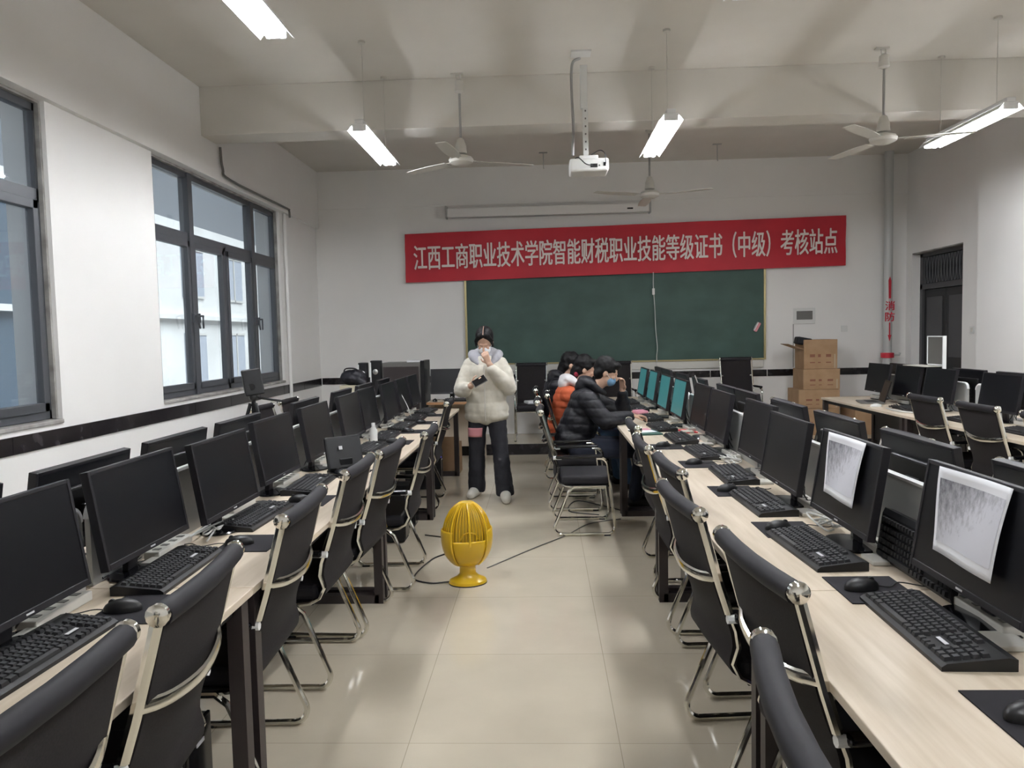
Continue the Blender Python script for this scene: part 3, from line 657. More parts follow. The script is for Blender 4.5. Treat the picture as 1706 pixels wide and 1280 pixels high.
# ---- left row
LM = [1.87, 2.51, 3.09, 3.85, 4.56, 5.38, 6.05, 6.70, 7.40, 8.03]
for i, y in enumerate(LM): put_monitor((-1.44, -1.45, -1.40, -1.455, -1.45, -1.455, -1.48, -1.44, -1.45, -1.45)[i]+.0, y, -PI/2, 'screen_off', nth[i]+' dark monitor from the viewer facing the aisle on the left-hand row', 'monitors along the left side of the aisle')
LK = [(1.80,-1.31), (2.50,-1.30), (3.27,-1.30), (3.98,-1.28), (5.30,-1.26), (5.95,-1.28), (6.60,-1.26), (7.30,-1.26), (7.95,-1.26)]
for i, (y, x) in enumerate(LK): keyboard(x, y, PI/2+(.03 if i % 2 else -.03), nth[i]+' black keyboard from the viewer on the left-hand row', 'keyboards on the left-hand row')
for i, (y, x) in enumerate(((2.15,-1.22), (2.86,-1.16), (3.62,-1.17), (4.35,-1.15), (5.65,-1.12), (6.30,-1.12), (6.95,-1.12), (7.62,-1.12))):
    pad(x, y, PI/2, nth[i]+' black mouse pad from the viewer on the left-hand row', 'mouse pads on the left-hand row')
    mouse(x-.04, y-.02, PI/2+.15, nth[i]+' black mouse from the viewer on the left-hand row', 'mice on the left-hand row')
for i, y in enumerate((1.84, 2.52, 3.18, 3.85, 4.95, 5.86, 6.6, 7.4)): put_monitor(-1.575, y, PI/2, 'screen_off', nth[i]+' black monitor back from the viewer, window side of the left-hand row', 'monitors on the window side of the left-hand row')
# ---- right wall row
for i, y in enumerate((8.55, 7.88, 7.25, 6.3, 5.6, 4.7, 4.0)): put_monitor(3.79, y, PI/2, 'screen_off', nth[i]+' dark monitor from the back wall, facing us on the right wall row', 'monitors on the right wall row')
for i, y in enumerate((8.4, 7.8, 7.1, 6.4, 5.6)): put_monitor(3.91, y, -PI/2, 'screen_off', nth[i]+' monitor from the back wall, turned to the right wall', 'monitors facing the right wall')
for i, (y, x) in enumerate(((7.3,3.52), (6.3,3.50), (5.55,3.50))): keyboard(x, y, -PI/2, nth[i]+' keyboard from the laptop on the right wall row', 'keyboards on the right wall row')

# ---- chairs
G1, G2, G3, G4 = 'chairs left of the aisle', 'chairs right of the aisle', 'chairs on the right wall row', 'chairs on the teaching platform'
for i, (y, x, a) in enumerate(((1.20,-1.18,.03), (1.78,-1.19,.08), (2.62,-1.20,.04), (3.44,-1.20,.0), (4.02,-1.16,-.05), (4.72,-1.06,.02), (6.85,-1.20,.02))):
    chair(x, y, PI/2+a, nth[i]+' black mesh chair from the viewer, left of the aisle', G1)
for i, (y, x, a) in enumerate(((1.11,.70,-.12), (1.95,.86,.10), (2.68,.80,.08), (3.37,.88,.05), (4.03,.85,.0), (4.85,.90,0))):
    chair(x, y, -PI/2+a, nth[i]+' black mesh chair from the viewer, right of the aisle', G2)
chair(.30, 5.95, -PI/2, 'empty black chair pulled out sideways right behind the man in black', G2)
chair(.27, 6.78, -PI/2, 'black chair the man in the black puffer jacket sits on', G2)
chair(.36, 7.50, -PI/2, 'black chair under the person in the orange and white top', G2)
chair(.24, 8.22, -PI/2, 'black chair under the farthest seated person', G2)
for i, (y, x) in enumerate(((6.38,3.50), (5.62,3.50), (4.84,3.50))): chair(x, y, -PI/2, ('left','middle','right')[i]+' of the three black mesh chairs at the right wall row', G3)
for i, y in enumerate((5.05, 3.02, 4.1, 6.2)): chair(1.62, y, PI/2, nth[i]+' black chair beyond the right-hand row, only its top knobs showing', 'chairs beyond the right-hand row')
for i, y in enumerate((6.6, 7.3)): chair(-2.20, y, -PI/2, ('nearer','farther')[i]+' black chair by the window wall', 'chairs by the window wall')
chair(-.17, 10.15, PI, 'black chair on the platform just right of the standing woman, papers on its seat', G4, .135, (.86,1,1.06))
chair(2.65, 10.15, PI, 'black chair alone on the platform, right of the teal screens', G4, .135, (.86,1,1.08))
chair(1.0, 10.15, PI, 'black chair on the platform behind the seated people', G4, .135, (.86,1,1.06))
chair(.45, 10.2, PI, 'black chair on the platform hidden behind the seated heads', G4, .135, (.86,1,1.06))
# ---- computer towers under the desks
for i, (x, y, rz, lb) in enumerate(((-1.28,2.22,-PI/2,'black computer tower under the left desks behind the nearest chairs'), (-1.25,5.62,-PI/2,'black computer tower under the left desks by the yellow fan'), (-1.25,6.05,-PI/2,'black computer tower beside another under the left desks'),
    (-1.25,7.6,-PI/2,'black computer tower under the far left desks'), (1.0,2.10,PI/2,'black computer tower under the near right desks'), (1.0,4.45,PI/2,'black computer tower under the middle right desks'), (1.08,5.6,PI/2,'black computer tower under the right desks near the empty chair'), (4.15,7.9,PI/2,'black computer tower under the desk with the laptop'))):
    put('tw', tower_parts, 'computer_tower', 'computer', x, y, 0, rz, lb, 'computer towers under the desks')

# ------------------------------------------------------------------ printed sheets on the two monitors
def sheet(mon, x0, x1, z0, z1, label, curl):
    m = mon.matrix_basis.copy(); tilt = .16
    Rm = m @ Matrix.Translation((0, .035, .40)) @ Matrix.Rotation(tilt, 4, 'X')
    r = thing('paper_sheet', label, 'paper', m.translation, 0); inv = Matrix.Translation(-m.translation)
    def grid(a, b, c, d, off, name, mt):
        n = 14; vs = []; fs = []; uv = []
        for i in range(n+1):
            for j in range(n+1):
                u = i/n; t = j/n; x = a+(b-a)*u; z = c+(d-c)*t
                U_ = (x-x0)/(x1-x0); T_ = (z-z0)/(z1-z0)
                yy = .007+off+curl*(.006*math.sin(U_*5+T_*3)+.018*max(0, U_-.0)*0)+.014*(1-U_)**2*(1-T_)*curl+.01*(U_)**3*T_*curl
                vs.append(inv @ Rm @ Vector((x, yy, z))); uv.append((u, t))
        for i in range(n):
            for j in range(n): a_ = i*(n+1)+j; fs.append((a_, a_+n+1, a_+n+2, a_+1))
        o = MB().add(vs, fs, True).build(name, mt, r)
        l = o.data.uv_layers.new(name='UVMap')
        for p in o.data.polygons:
            for li in p.loop_indices: l.data[li].uv = (1-uv[o.data.loops[li].vertex_index][0], uv[o.data.loops[li].vertex_index][1])
        if off == 0:
            sd = o.modifiers.new('thickness', 'SOLIDIFY'); sd.thickness = .0006
        return o
    grid(x0, x1, z0, z1, 0, 'sheet', 'paper'); grid(x0+.012, x1-.012, z0+(z1-z0)*.13, z1-(z1-z0)*.13, .0012, 'printed_picture', 'printed_picture')
ms = [o for o in bpy.data.objects if o.name.startswith('computer_monitor') and 'printed sheet' in o.get('label', '')]
bpy.context.view_layer.update()
for o in ms:
    # local +x of a right-row monitor points away from the viewer
    if o.location.y < 2.3: sheet(o, -.155, .155, -.245, -.006, 'large grey print on white paper taped to the nearest right monitor', 1)
    else: sheet(o, -.155, .150, -.235, -.004, 'grey print on white paper taped to the second right monitor', .8)

# ------------------------------------------------------------------ organic mesh builder
def organic(mb, name, mname, parent, voxel=.008, smooth=4, quilt=0, qs=60, noise_amp=0):
    m = bpy.data.meshes.new('t'); m.from_pydata(mb.v, [], mb.f); bm = bmesh.new(); bm.from_mesh(m); bmesh.ops.recalc_face_normals(bm, faces=bm.faces); bm.to_mesh(m); bm.free()
    t = bpy.data.objects.new('t', m); COL.objects.link(t)
    r = t.modifiers.new('r', 'REMESH'); r.mode = 'VOXEL'; r.voxel_size = voxel
    s = t.modifiers.new('s', 'SMOOTH'); s.iterations = smooth; s.factor = .5
    dg = bpy.context.evaluated_depsgraph_get(); me = bpy.data.meshes.new_from_object(t.evaluated_get(dg)); bpy.data.objects.remove(t)
    if quilt or noise_amp:
        nn = [v.normal.copy() for v in me.vertices]
        for v, q in zip(me.vertices, nn):
            d = quilt*(abs(math.sin(v.co.z*qs+.6*noise.noise(v.co*6)))**.5-.6) if quilt else 0
            if noise_amp: d += noise_amp*noise.noise(v.co*16)+noise_amp*.5*noise.noise(v.co*38)
            v.co += q*d
    me.polygons.foreach_set('use_smooth', [True]*len(me.polygons)); me.materials.clear(); me.materials.append(MATS[mname]); me.name = name
    return link(name, me, parent)
def hand(b, wrist, direc, palm_n, curl=.5, s=1.0, side=1):
    """palm + five fingers; direc = along the hand, palm_n = direction the palm faces, side = thumb side sign"""
    d = Vector(direc).normalized(); n = Vector(palm_n); n = (n-d*n.dot(d)).normalized(); t = d.cross(n).normalized()*side; w_ = Vector(wrist)
    c = w_+d*.045*s
    for k in (-1.2, -.4, .4, 1.2): b.cap(w_+t*k*.012*s, w_+d*.082*s+t*k*.020*s, .014*s, .0125*s, 8)
    for i, (off, ln) in enumerate(((.030,.070), (.010,.080), (-.010,.074), (-.029,.058))):
        p = w_+d*.085*s+t*off*s; a = curl*.55; q = p+(d*math.cos(a)+n*math.sin(a))*ln*.45*s
        a2 = curl*1.3; q2 = q+(d*math.cos(a2)+n*math.sin(a2))*ln*.32*s; a3 = curl*2.0; q3 = q2+(d*math.cos(a3)+n*math.sin(a3))*ln*.25*s
        b.chain([p, q, q2, q3], [.0098*s, .0090*s, .0082*s, .0072*s], 8)
    p = w_+d*.025*s+t*.026*s; q = p+(d*.55+t*.6+n*.35).normalized()*.040*s; q2 = q+(d*.8+t*.15+n*.5).normalized()*.030*s
    b.chain([p, q, q2], [.013*s, .0105*s, .009*s], 8)
def head(b, c, face, up, s=1.0):
    """skull, jaw, nose, ears, neck stub; c = centre of the head"""
    f = Vector(face).normalized(); u = Vector(up); u = (u-f*u.dot(f)).normalized(); r = f.cross(u)
    R = Matrix((r, f, u)).transposed(); c = Vector(c)
    def P(x, y, z): return c + R @ Vector((x*s, y*s, z*s))
    e = R.to_euler()
    b.ball(P(0,-.012,.02), (.075*s,.095*s,.095*s), 18, e); b.ball(P(0,.02,-.045), (.058*s,.068*s,.072*s), 16, e)
    b.ball(P(0,.055,-.088), (.026*s,.022*s,.022*s), 10, e)
    b.cap(P(0,.086,.0), P(0,.100,-.030), .009*s, .014*s, 8)
    for q in (-1, 1):
        b.ball(P(q*.074,-.01,-.015), (.012*s,.020*s,.032*s), 10, e); b.ball(P(q*.032,.066,-.025), (.022*s,.018*s,.022*s), 10, e)
    b.cap(P(-.028,.080,.018), P(.028,.080,.018), .010*s, .010*s, 8)
    b.cap(P(-.016,.082,-.058), P(.016,.082,-.058), .007*s, .007*s, 8)
    return P, e

# ------------------------------------------------------------------ standing woman
W0 = Vector((-.55, 7.10, 0))
wm = thing('person', 'woman in cream puffer jacket standing in the aisle, hand at her white face mask', 'person', W0)
HC = (0,-.05,1.495)
b = MB(); P, e = head(b, HC, (-.05,-1,-.62), (0,-.35,1))
b.cap((0,.03,1.34), (0,-.02,1.45), .052, .048); b.ball((0,.03,1.20), (.17,.10,.20), 16); b.ball((0,.03,.92), (.15,.10,.17), 16); b.cap((0,.03,1.2), (0,.03,.9), .12, .13)
# raised left arm (photo right)
b.chain([(.145,.03,1.29), (.215,-.03,1.06), (.055,-.19,1.285)], [.05,.042,.030]); hand(b, (.05,-.195,1.295), (-.38,.05,.9), (0,1,.2), .9, .95, 1)
# right arm (photo left), forearm across holding a phone
b.chain([(-.145,.03,1.29), (-.225,-.02,1.05), (-.12,-.24,1.095)], [.05,.042,.030]); hand(b, (-.115,-.245,1.11), (.85,-.25,.25), (.1,.9,.5), 1.1, .95, 1)
b.chain([(.085,.03,.90), (.12,-.04,.47), (.17,-.12,.09)], [.085,.058,.042]); b.chain([(-.085,.03,.90), (-.10,.05,.47), (-.11,.10,.09)], [.085,.058,.042])
b.cap((.17,-.12,.05), (.18,-.25,.035), .035, .03); b.cap((-.11,.10,.05), (-.15,-.02,.035), .035, .03)
organic(b, 'body', 'skin', wm, .006, 3)
j = MB()
j.ball((0,.02,1.22), (.175,.135,.185), 20); j.cap((0,.02,1.22), (0,.02,.86), .165, .165); j.ball((0,.02,1.0), (.20,.15,.24), 20); j.ball((0,.02,.86), (.215,.155,.14), 20); j.ball((.07,.02,.80),(.145,.145,.085),16); j.ball((-.07,.02,.80),(.145,.145,.085),16)
j.chain([(.145,.02,1.28), (.185,-.01,1.18), (.215,-.04,1.06)], [.07,.08,.076]); j.chain([(.215,-.04,1.06), (.15,-.13,1.15), (.075,-.18,1.245)], [.078,.070,.050])
j.chain([(-.145,.02,1.28), (-.185,0,1.17), (-.23,-.03,1.05)], [.07,.078,.076]); j.chain([(-.23,-.03,1.05), (-.19,-.14,1.05), (-.15,-.205,1.08)], [.078,.066,.048])
j.ball((0,.09,1.36), (.14,.10,.07), 16)
organic(j, 'jacket', 'cream_cloth', wm, .009, 8, .006, 27, .004)
z = MB(); z.tube([(0,-.155,1.28), (0,-.165,1.1), (0,-.17,.9), (0,-.15,.76)], .005, 6); z.build('zip', 'offwhite', wm)
h = MB(); h.ball((0,.07,1.38), (.135,.10,.07), 18, (.3,0,0)); h.chain([(-.12,.05,1.375), (-.105,-.03,1.345), (-.06,-.10,1.295)], [.050,.042,.022]); h.chain([(.12,.05,1.375), (.105,-.03,1.345), (.06,-.10,1.295)], [.050,.042,.022]); h.ball((0,.04,1.355), (.12,.11,.05), 16)
organic(h, 'hood', 'grey_cloth', wm, .008, 14, 0, 0, .004)
t = MB(); t.chain([(.085,.02,.84), (.125,-.03,.47), (.165,-.10,.07)], [.098,.078,.086]); t.chain([(-.085,.02,.84), (-.105,.05,.47), (-.12,.10,.07)], [.098,.078,.086])
t.v = [(x, y, max(z_, .045)) for x, y, z_ in t.v]
tr_ = organic(t, 'trousers', 'trouser_black', wm, .009, 3, 0, 0, .006)
p = MB(); n = 8; vs = []; fs = []
for i in range(n+1):
    for jj in range(5):
        a = math.radians(-150+ i*95/n); z_ = .595+.088*jj/4; k = (z_-.47)/.37; cx_, cy_, rr = -.105+.02*k, .05-.03*k, .078+.020*k+.006
        vs.append((cx_+rr*math.cos(a), cy_+rr*math.sin(a), z_))
for i in range(n):
    for jj in range(4): a = i*5+jj; fs.append((a, a+5, a+6, a+1))
po = MB().add(vs, fs, True).build('pink_patch', 'pink_patch', wm); sd = po.modifiers.new('t', 'SOLIDIFY'); sd.thickness = .004; sd.offset = 1
for s, c in ((1, ((.165,-.10), (.185,-.27))), (-1, ((-.115,.12), (-.165,-.04)))):
    f_ = MB(); a, q = c; f_.chain([(a[0],a[1]+.03,.055), ((a[0]+q[0])/2,(a[1]+q[1])/2,.055), (q[0],q[1],.04)], [.052,.052,.042]); f_.v = [(x, y, max(z_, .004)) for x, y, z_ in f_.v]
    organic(f_, 'shoe', 'shoe_white', wm, .006, 2)
hr = MB(); hr.ball(P(0,-.035,.045), (.088,.098,.098), 18, e); hr.ball(P(0,-.06,-.02), (.082,.06,.09), 16, e)
for q in (-1, 1): hr.chain([P(q*.03,.045,.095), P(q*.070,.035,.035), P(q*.078,.005,-.04)], [.030,.020,.012], 10)
hr.cap(P(0,-.10,.0), P(0,-.115,-.12), .045, .03)
organic(hr, 'hair', 'hair', wm, .006, 3, 0, 0, .003)
MB().tube([P(0,.062,.118), P(0,.02,.143), P(0,-.04,.146)], .003, 5).build('hair_parting', 'skin', wm)
mk = MB(); mk.ball(P(0,.048,-.052), (.062,.056,.050), 18, e); mo = organic(mk, 'face_mask', 'mask_white', wm, .005, 2)
for q in (-1, 1): MB().tube([P(q*.058,.055,-.03), P(q*.078,.0,-.005)], .002, 5).build('ear_loop', 'mask_white', mo)
ph = thing('phone', "phone held in the standing woman's hand in front of her jacket", 'phone', W0+Vector((-.035,-.285,1.140)))
MB().box((0,0,0), (.14,.07,.008), rot=(1.1,-.45,.5), bevel=.003).build('body', 'plate_grey', ph); MB().box((0,-.0025,.0045), (.13,.062,.002), rot=(1.1,-.45,.5)).build('screen', 'black_gloss', ph)

# ------------------------------------------------------------------ seated people (facing +x towards the desks)
def seated(loc, label, jacket, trousers, hairm, hc, facev, upv, lean, rh, lh, elb_r, elb_l, knee=.60, shoes='black_plastic', hair_fn=None, hand_r=(1,0,.1), hand_l=(0,0,1), hood=None, ks=1.0, mask=None, foot=(.62,.55)):
    r = thing('person', label, 'person', loc); sh = Vector(lean)       # sh = chest centre
    b = MB(); P, e = head(b, hc, facev, upv, 1.02)
    b.cap(sh+Vector((0,0,.10)), Vector(hc)+Vector((-.03,0,-.07)), .055, .052); b.ball(sh, (.11,.18,.17), 16); b.cap(sh, (0,0,.56), .11, .13); b.ball((.02,0,.56), (.14,.17,.11), 16)
    for s, el, hd, hdir in ((-1, elb_r, rh, hand_r), (1, elb_l, lh, hand_l)):
        so_ = sh+Vector((.0, s*.17, .09)); b.chain([so_, el, hd], [.052,.042,.030])
        hand(b, hd, hdir, (0,0,-1) if abs(hdir[2]) < .6 else (-.6,-.5*s,0), .8, 1.0, s)
        b.chain([(.05,s*.10,.53), (knee,s*.12,.52), (foot[0 if s < 0 else 1],s*.13,.09)], [.085,.062,.042]); b.cap((foot[0 if s < 0 else 1],s*.13,.05), (foot[0 if s < 0 else 1]+.15,s*.14,.04), .035, .03)
    organic(b, 'body', 'skin', r, .0065, 3)
    j = MB(); j.ball(sh, (.15,.215,.19), 18); j.cap(sh, (-.02,0,.62), .15, .165); j.ball((-.01,0,.62), (.17,.20,.13), 16); j.ball(sh.lerp(Vector((0,0,.6)), .5), (.17,.20,.2), 16)
    for s, el, hd in ((-1, elb_r, rh), (1, elb_l, lh)):
        so_ = sh+Vector((.0, s*.17, .08)); el = Vector(el); hd = Vector(hd); j.chain([so_, so_.lerp(el, .5), el], [.085,.085,.078]); j.chain([el, el.lerp(hd, .5), el.lerp(hd, .88)], [.078,.066,.048])
    organic(j, 'jacket', jacket, r, .009, 4, .009*ks, 42, .005)
    t = MB()
    for i, s in enumerate((-1, 1)): t.chain([(.03,s*.10,.53), (knee,s*.12,.52), (foot[i]+.0,s*.13,.10)], [.10,.078,.062])
    organic(t, 'trousers', trousers, r, .009, 3, 0, 0, .004)
    for i, s in enumerate((-1, 1)):
        f_ = MB(); f_.chain([(foot[i]-.03,s*.13,.055), (foot[i]+.08,s*.135,.055), (foot[i]+.17,s*.14,.04)], [.05,.05,.04]); f_.v = [(x, y, max(z_, .004)) for x, y, z_ in f_.v]; organic(f_, 'shoe', shoes, r, .007, 2)
    hr = MB(); hr.ball(P(0,-.03,.04), (.090,.108,.102), 18, e); hr.ball(P(0,-.055,-.02), (.084,.062,.075), 16, e); hr.ball(P(0,.045,.085), (.07,.05,.035), 12, e)
    if hair_fn: hair_fn(hr, P, e)
    organic(hr, 'hair', hairm, r, .007, 2, 0, 0, .009)
    if hood:
        h = MB(); h.ball(P(0,-.12,-.15), (.135,.10,.06), 16, e); h.ball(P(0,-.15,-.19), (.12,.07,.09), 16, e); h.chain([P(.11,-.08,-.15), P(.085,.0,-.17), P(.04,.05,-.175)], [.038,.032,.020], 10); h.chain([P(-.11,-.08,-.15), P(-.085,.0,-.17), P(-.04,.05,-.175)], [.038,.032,.020], 10)
        organic(h, 'hood', hood, r, .008, 12, 0, 0, .005)
    if mask:
        mk = MB(); mk.ball(P(0,.050,-.055), (.060,.055,.052), 16, e); mo = organic(mk, 'face_mask', mask, r, .005, 2)
        for q in (-1, 1): MB().tube([P(q*.055,.05,-.04), P(q*.08,.0,-.01)], .002, 5).build('ear_loop', 'mask_white', mo)
    return r, P, e
m1, P1, e1 = seated((.27, 6.75, 0), 'person in a black puffer jacket leaning on the right desk, hand at face', 'puffer_black', 'jean_dark', 'hair', (.30,-.0,1.20), (1,-.12,-.45), (.45,0,1), (.10,0,.90),
    rh=(.50,-.14,.815), lh=(.44,.06,1.03), elb_r=(.26,-.24,.79), elb_l=(.46,.20,.80), hand_r=(1,.25,.05), hand_l=(-.02,-.25,1), hood='puffer_black', mask='mask_blue', foot=(.52,.60))
def long_hair(hr, P, e): hr.cap(P(0,-.07,-.02), P(0,-.09,-.17), .065, .05)
m2, P2, e2 = seated((.20, 7.52, 0), 'seated person with dark hair in white hood and orange top behind the man in black', 'orange_cloth', 'jean_blue', 'hair', (.22,0,1.20), (1,0,-.35), (.35,0,1), (.04,0,.88),
    rh=(.50,-.16,.80), lh=(.50,.14,.80), elb_r=(.24,-.25,.78), elb_l=(.24,.25,.78), hand_l=(1,0,0), hood='white_cloth', hair_fn=long_hair, knee=.52)
k = MB(); k.ball(P2(0,-.075,-.07), (.07,.045,.05), 12, e2); organic(k, 'scarf', 'red_cloth', m2, .008, 2)
m3, P3, e3 = seated((.14, 8.24, 0), 'farthest seated person, long dark hair and black coat, near the platform', 'puffer_black', 'trouser_black', 'hair', (.17,0,1.22), (1,0,-.3), (.3,0,1), (.0,0,.92),
    rh=(.50,-.16,.80), lh=(.50,.14,.80), elb_r=(.22,-.26,.78), elb_l=(.24,.25,.78), hand_l=(1,0,0), hair_fn=long_hair, hood='puffer_black')

# ------------------------------------------------------------------ yellow egg-shaped fan on the floor
yf = thing('floor_fan', 'yellow egg-shaped fan standing on the tiles in the aisle', 'fan', (-.50, 4.62, 0), .25)
MB().lathe([(0,0), (.115,0), (.12,.008), (.115,.022), (.07,.045), (.052,.065), (.05,.11), (.075,.15), (.06,.16), (0,.16)], 32, sy=.85).build('base', 'fan_yellow', yf)
T = Matrix.Rotation(-.10, 4, 'X')
def egg(z): t = (z-.10)/.425; return .150*(max(0, 1-abs(2*t**.92-1)**2.15))**.56 if 0 < t < 1 else 0
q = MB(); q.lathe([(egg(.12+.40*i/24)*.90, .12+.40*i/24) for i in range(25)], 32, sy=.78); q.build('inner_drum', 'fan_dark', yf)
g = MB()
for i in range(44):
    a = 2*PI*i/44; pts = []
    for k_ in range(13):
        zz = .28+.235*k_/12; r_ = egg(zz)+.001; pts.append((r_*math.cos(a), r_*math.sin(a)*.82, zz))
    g.tube(pts, .0028, 5)
g.build('upper_grille', 'fan_yellow', yf)
for s in (0, 1):
    sh_ = MB(); vs = []; fs = []; n1, n2 = 14, 16
    for i in range(n1+1):
        for k_ in range(n2+1):
            a = s*PI + math.radians(-48+96*i/n1); zz = .125+.225*k_/n2-.03*math.cos((i/n1-.5)*PI)*0; r_ = egg(zz)+.010
            vs.append((r_*math.cos(a), r_*math.sin(a)*.84, zz))
    for i in range(n1):
        for k_ in range(n2): a = i*(n2+1)+k_; fs.append((a, a+n2+1, a+n2+2, a+1))
    o = MB().add(vs, fs, True).build('side_shell', 'fan_yellow', yf); sd = o.modifiers.new('t', 'SOLIDIFY'); sd.thickness = .006; sd.offset = 0
for s in (-1, 1):
    vs = []; fs = []; n1, n2 = 14, 12
    for i in range(n1+1):
        for k_ in range(n2+1):
            a = s*PI/2 + math.radians(-43+86*i/n1); zz = .125+.165*k_/n2 + .0; r_ = egg(zz)+.004; vs.append((r_*math.cos(a), r_*math.sin(a)*.82, zz))
    for i in range(n1):
        for k_ in range(n2): a = i*(n2+1)+k_; fs.append((a, a+n2+1, a+n2+2, a+1))
    o = MB().add(vs, fs, True).build('lower_panel', 'fan_yellow', yf); sd = o.modifiers.new('t', 'SOLIDIFY'); sd.thickness = .005; sd.offset = 0
c = MB(); c.lathe([(.05,.488), (.052,.497), (.045,.508), (.03,.514), (0,.517)], 24, sy=.85); c.build('top_cap', 'fan_yellow', yf)
for s in (-1, 1):
    rb = MB(); rb.tube([((egg(.12+.39*i/14)+.006)*s*.72, -(egg(.12+.39*i/14)+.006)*.60, .12+.39*i/14) for i in range(3, 15)], .006, 6); rb.build('rib', 'fan_yellow', yf)
rb = MB(); rb.tube([(0, -(egg(.12+.39*i/14)+.006)*.82, .12+.39*i/14) for i in range(5, 15)], .007, 6); rb.tube([(.055*math.cos(a_*PI/8), -.100-.01*math.sin(a_*PI/8), .30+.045*math.sin(a_*PI/8)) for a_ in range(9)], .005, 6); rb.build('front_rib', 'fan_yellow', yf)
MB().lathe([(.121,0), (.121,.006), (.118,.009), (.118,0)], 32, sy=.85).build('foot_ring', 'black_plastic', yf)
MB().tube(smooth_path([(-.60,4.62,.008), (-.74,4.60,.006), (-.86,4.72,.006), (-.80,5.1,.006), (-.70,5.3,.006), (-.74,5.62,.006), (-.95,5.75,.006)], 6), .005, 6).build('floor_cable', 'cable_black', label='black power cord curling from the yellow fan to the left desks', cat='cord')
MB().tube(smooth_path([(-.40,4.9,.005), (-.1,5.35,.005), (.15,5.7,.005), (.35,6.05,.005), (.62,6.2,.005)], 6), .004, 6).build('floor_cable', 'plate_grey', label='thin cord crossing the aisle floor from the fan to the pulled-out chair', cat='cord')
MB().tube(smooth_path([(.45,6.35,.005), (.20,6.5,.005), (.28,6.9,.005), (.5,6.7,.005), (.8,6.3,.005)], 6), .005, 6).build('floor_cable', 'cable_black', label='looped black cord under the chair of the man in black', cat='cord')

# ------------------------------------------------------------------ small things on the desks
def box_thing(name, lb, cat, loc, dims, m, rz=0, bevel=.003): return MB().box((0,0,dims[2]/2), dims, bevel=bevel).build(name, m, label=lb, cat=cat, loc=loc, rz=rz)
dv = thing('display_unit', 'small black display unit seen from behind on the left-hand row, silver emblem', 'display', (-1.20, 4.40, DZ), -2.45)
MB().box((0,0,.12), (.23,.03,.20), rot=(.28,0,0), bevel=.012).build('housing', 'black_plastic', dv); MB().box((0,.05,.012), (.20,.17,.022), bevel=.008).build('base', 'black_gloss', dv); MB().box((0,.02,.05), (.08,.03,.08), bevel=.004).build('stand', 'black_plastic', dv)
MB().box((.03,.021,.155), (.022,.003,.022), rot=(.28,0,0), bevel=.001).build('emblem', 'mark_silver', dv)
bt = thing('bottle', 'small translucent white bottle on the left-hand row before the sixth monitor', 'bottle', (-1.30, 5.62, DZ))
MB().lathe([(0,0), (.028,0), (.03,.01), (.03,.10), (.014,.13), (.012,.14)], 16).build('body', 'white_plastic', bt); MB().lathe([(.015,.138), (.015,.158), (0,.16)], 12).build('cap', 'panel_rim', bt)
tp = thing('tripod', 'black tripod holding a tablet-like camera on the window side of the left row', 'tripod', (-1.86, 4.72, DZ))
for a in (100, 215, 330): t_ = math.radians(a); MB().tube([(.02*math.cos(t_),.02*math.sin(t_),.40), (.14*math.cos(t_),.14*math.sin(t_),.004)], .012, 8).build('leg', 'black_plastic', tp)
q = MB(); q.tube([(0,0,.30), (0,0,.47)], .014, 8); q.ball((0,0,.44), .028, 12); q.tube([(0,0,.44), (.16,.10,.40)], .008, 6); q.build('head', 'black_plastic', tp)
td = thing('recording_device', 'black tablet-like recording device clamped on the tripod by the window', 'camera', (-1.86, 4.72, DZ+.455))
MB().box((0,0,.08), (.12,.035,.17), rot=(-.15,-.12,.5), bevel=.008).build('body', 'black_plastic', td); MB().lathe([(.022,0), (.022,.012)], 14, (.0,-.03,.05), 'y').build('lens', 'black_gloss', td)
cx0 = box_thing('carton', 'small cream carton at the far end of the left row under the black bag', 'box', (-2.02, 7.85, DZ), (.20,.30,.32), 'cream_box')
bg = thing('camera_bag', 'slumped black bag on the cream carton at the far end of the left row', 'bag', (-2.0, 7.8, DZ+.322))
q = MB(); q.ball((0,0,.07), (.14,.13,.085), 16, (0,.1,0)); q.ball((.05,-.02,.10), (.09,.10,.06), 14, (0,.3,0)); q.cap((.06,-.06,.05), (.13,-.10,.015), .055, .045); organic(q, 'bag', 'puffer_black', bg, .008, 2, 0, 0, .006)
MB().tube(smooth_path([(-.10,0,.12), (-.06,-.06,.17), (.04,-.07,.17), (.08,-.03,.12)]), .007, 6).build('strap', 'black_plastic', bg)
for x, y, w_, h_, lb in ((-1.98,8.18,.09,.54,'slim black speaker with a pale edge at the far end of the left row'), (-1.84,8.20,.11,.56,'wider black speaker at the far end of the left row')):
    s_ = thing('desktop_speaker', lb, 'speaker', (x, y, DZ)); MB().box((0,0,h_/2), (w_,.12,h_), bevel=.008).build('cabinet', 'black_plastic', s_); MB().lathe([(.02,0), (.03,.006), (.0,.008)], 16, (0,-.066,h_*.78), 'y').build('cone', 'steel', s_); MB().b2(-w_/2-.002, -w_/2+.010, -.062, -.05, .02, h_-.02).build('edge_strip', 'panel_rim', s_)
le = thing('equipment_cabinet', 'tall dark equipment cabinet behind the far end of the left row', 'cabinet', (-1.73, 9.35, 0))
MB().b2(-.26, .22, -.2, .25, 0, 1.25, bevel=.006).build('body', 'plate_grey', le); MB().b2(.22, .27, -.21, .25, 0, 1.27, bevel=.004).build('side_post', 'black_plastic', le); MB().b2(-.24, .20, -.206, -.2, .1, 1.2).build('door', 'desk_steel', le)
box_thing('paper_stack', 'white papers lying on top of the dark equipment cabinet', 'papers', (-1.60, 9.35, 1.2705-.02), (.20,.25,.02), 'paper', .1)
tk = thing('teacher_desk', 'pale side desk with orange-brown edge beside the standing woman', 'desk', (-1.17, 9.42, 0))
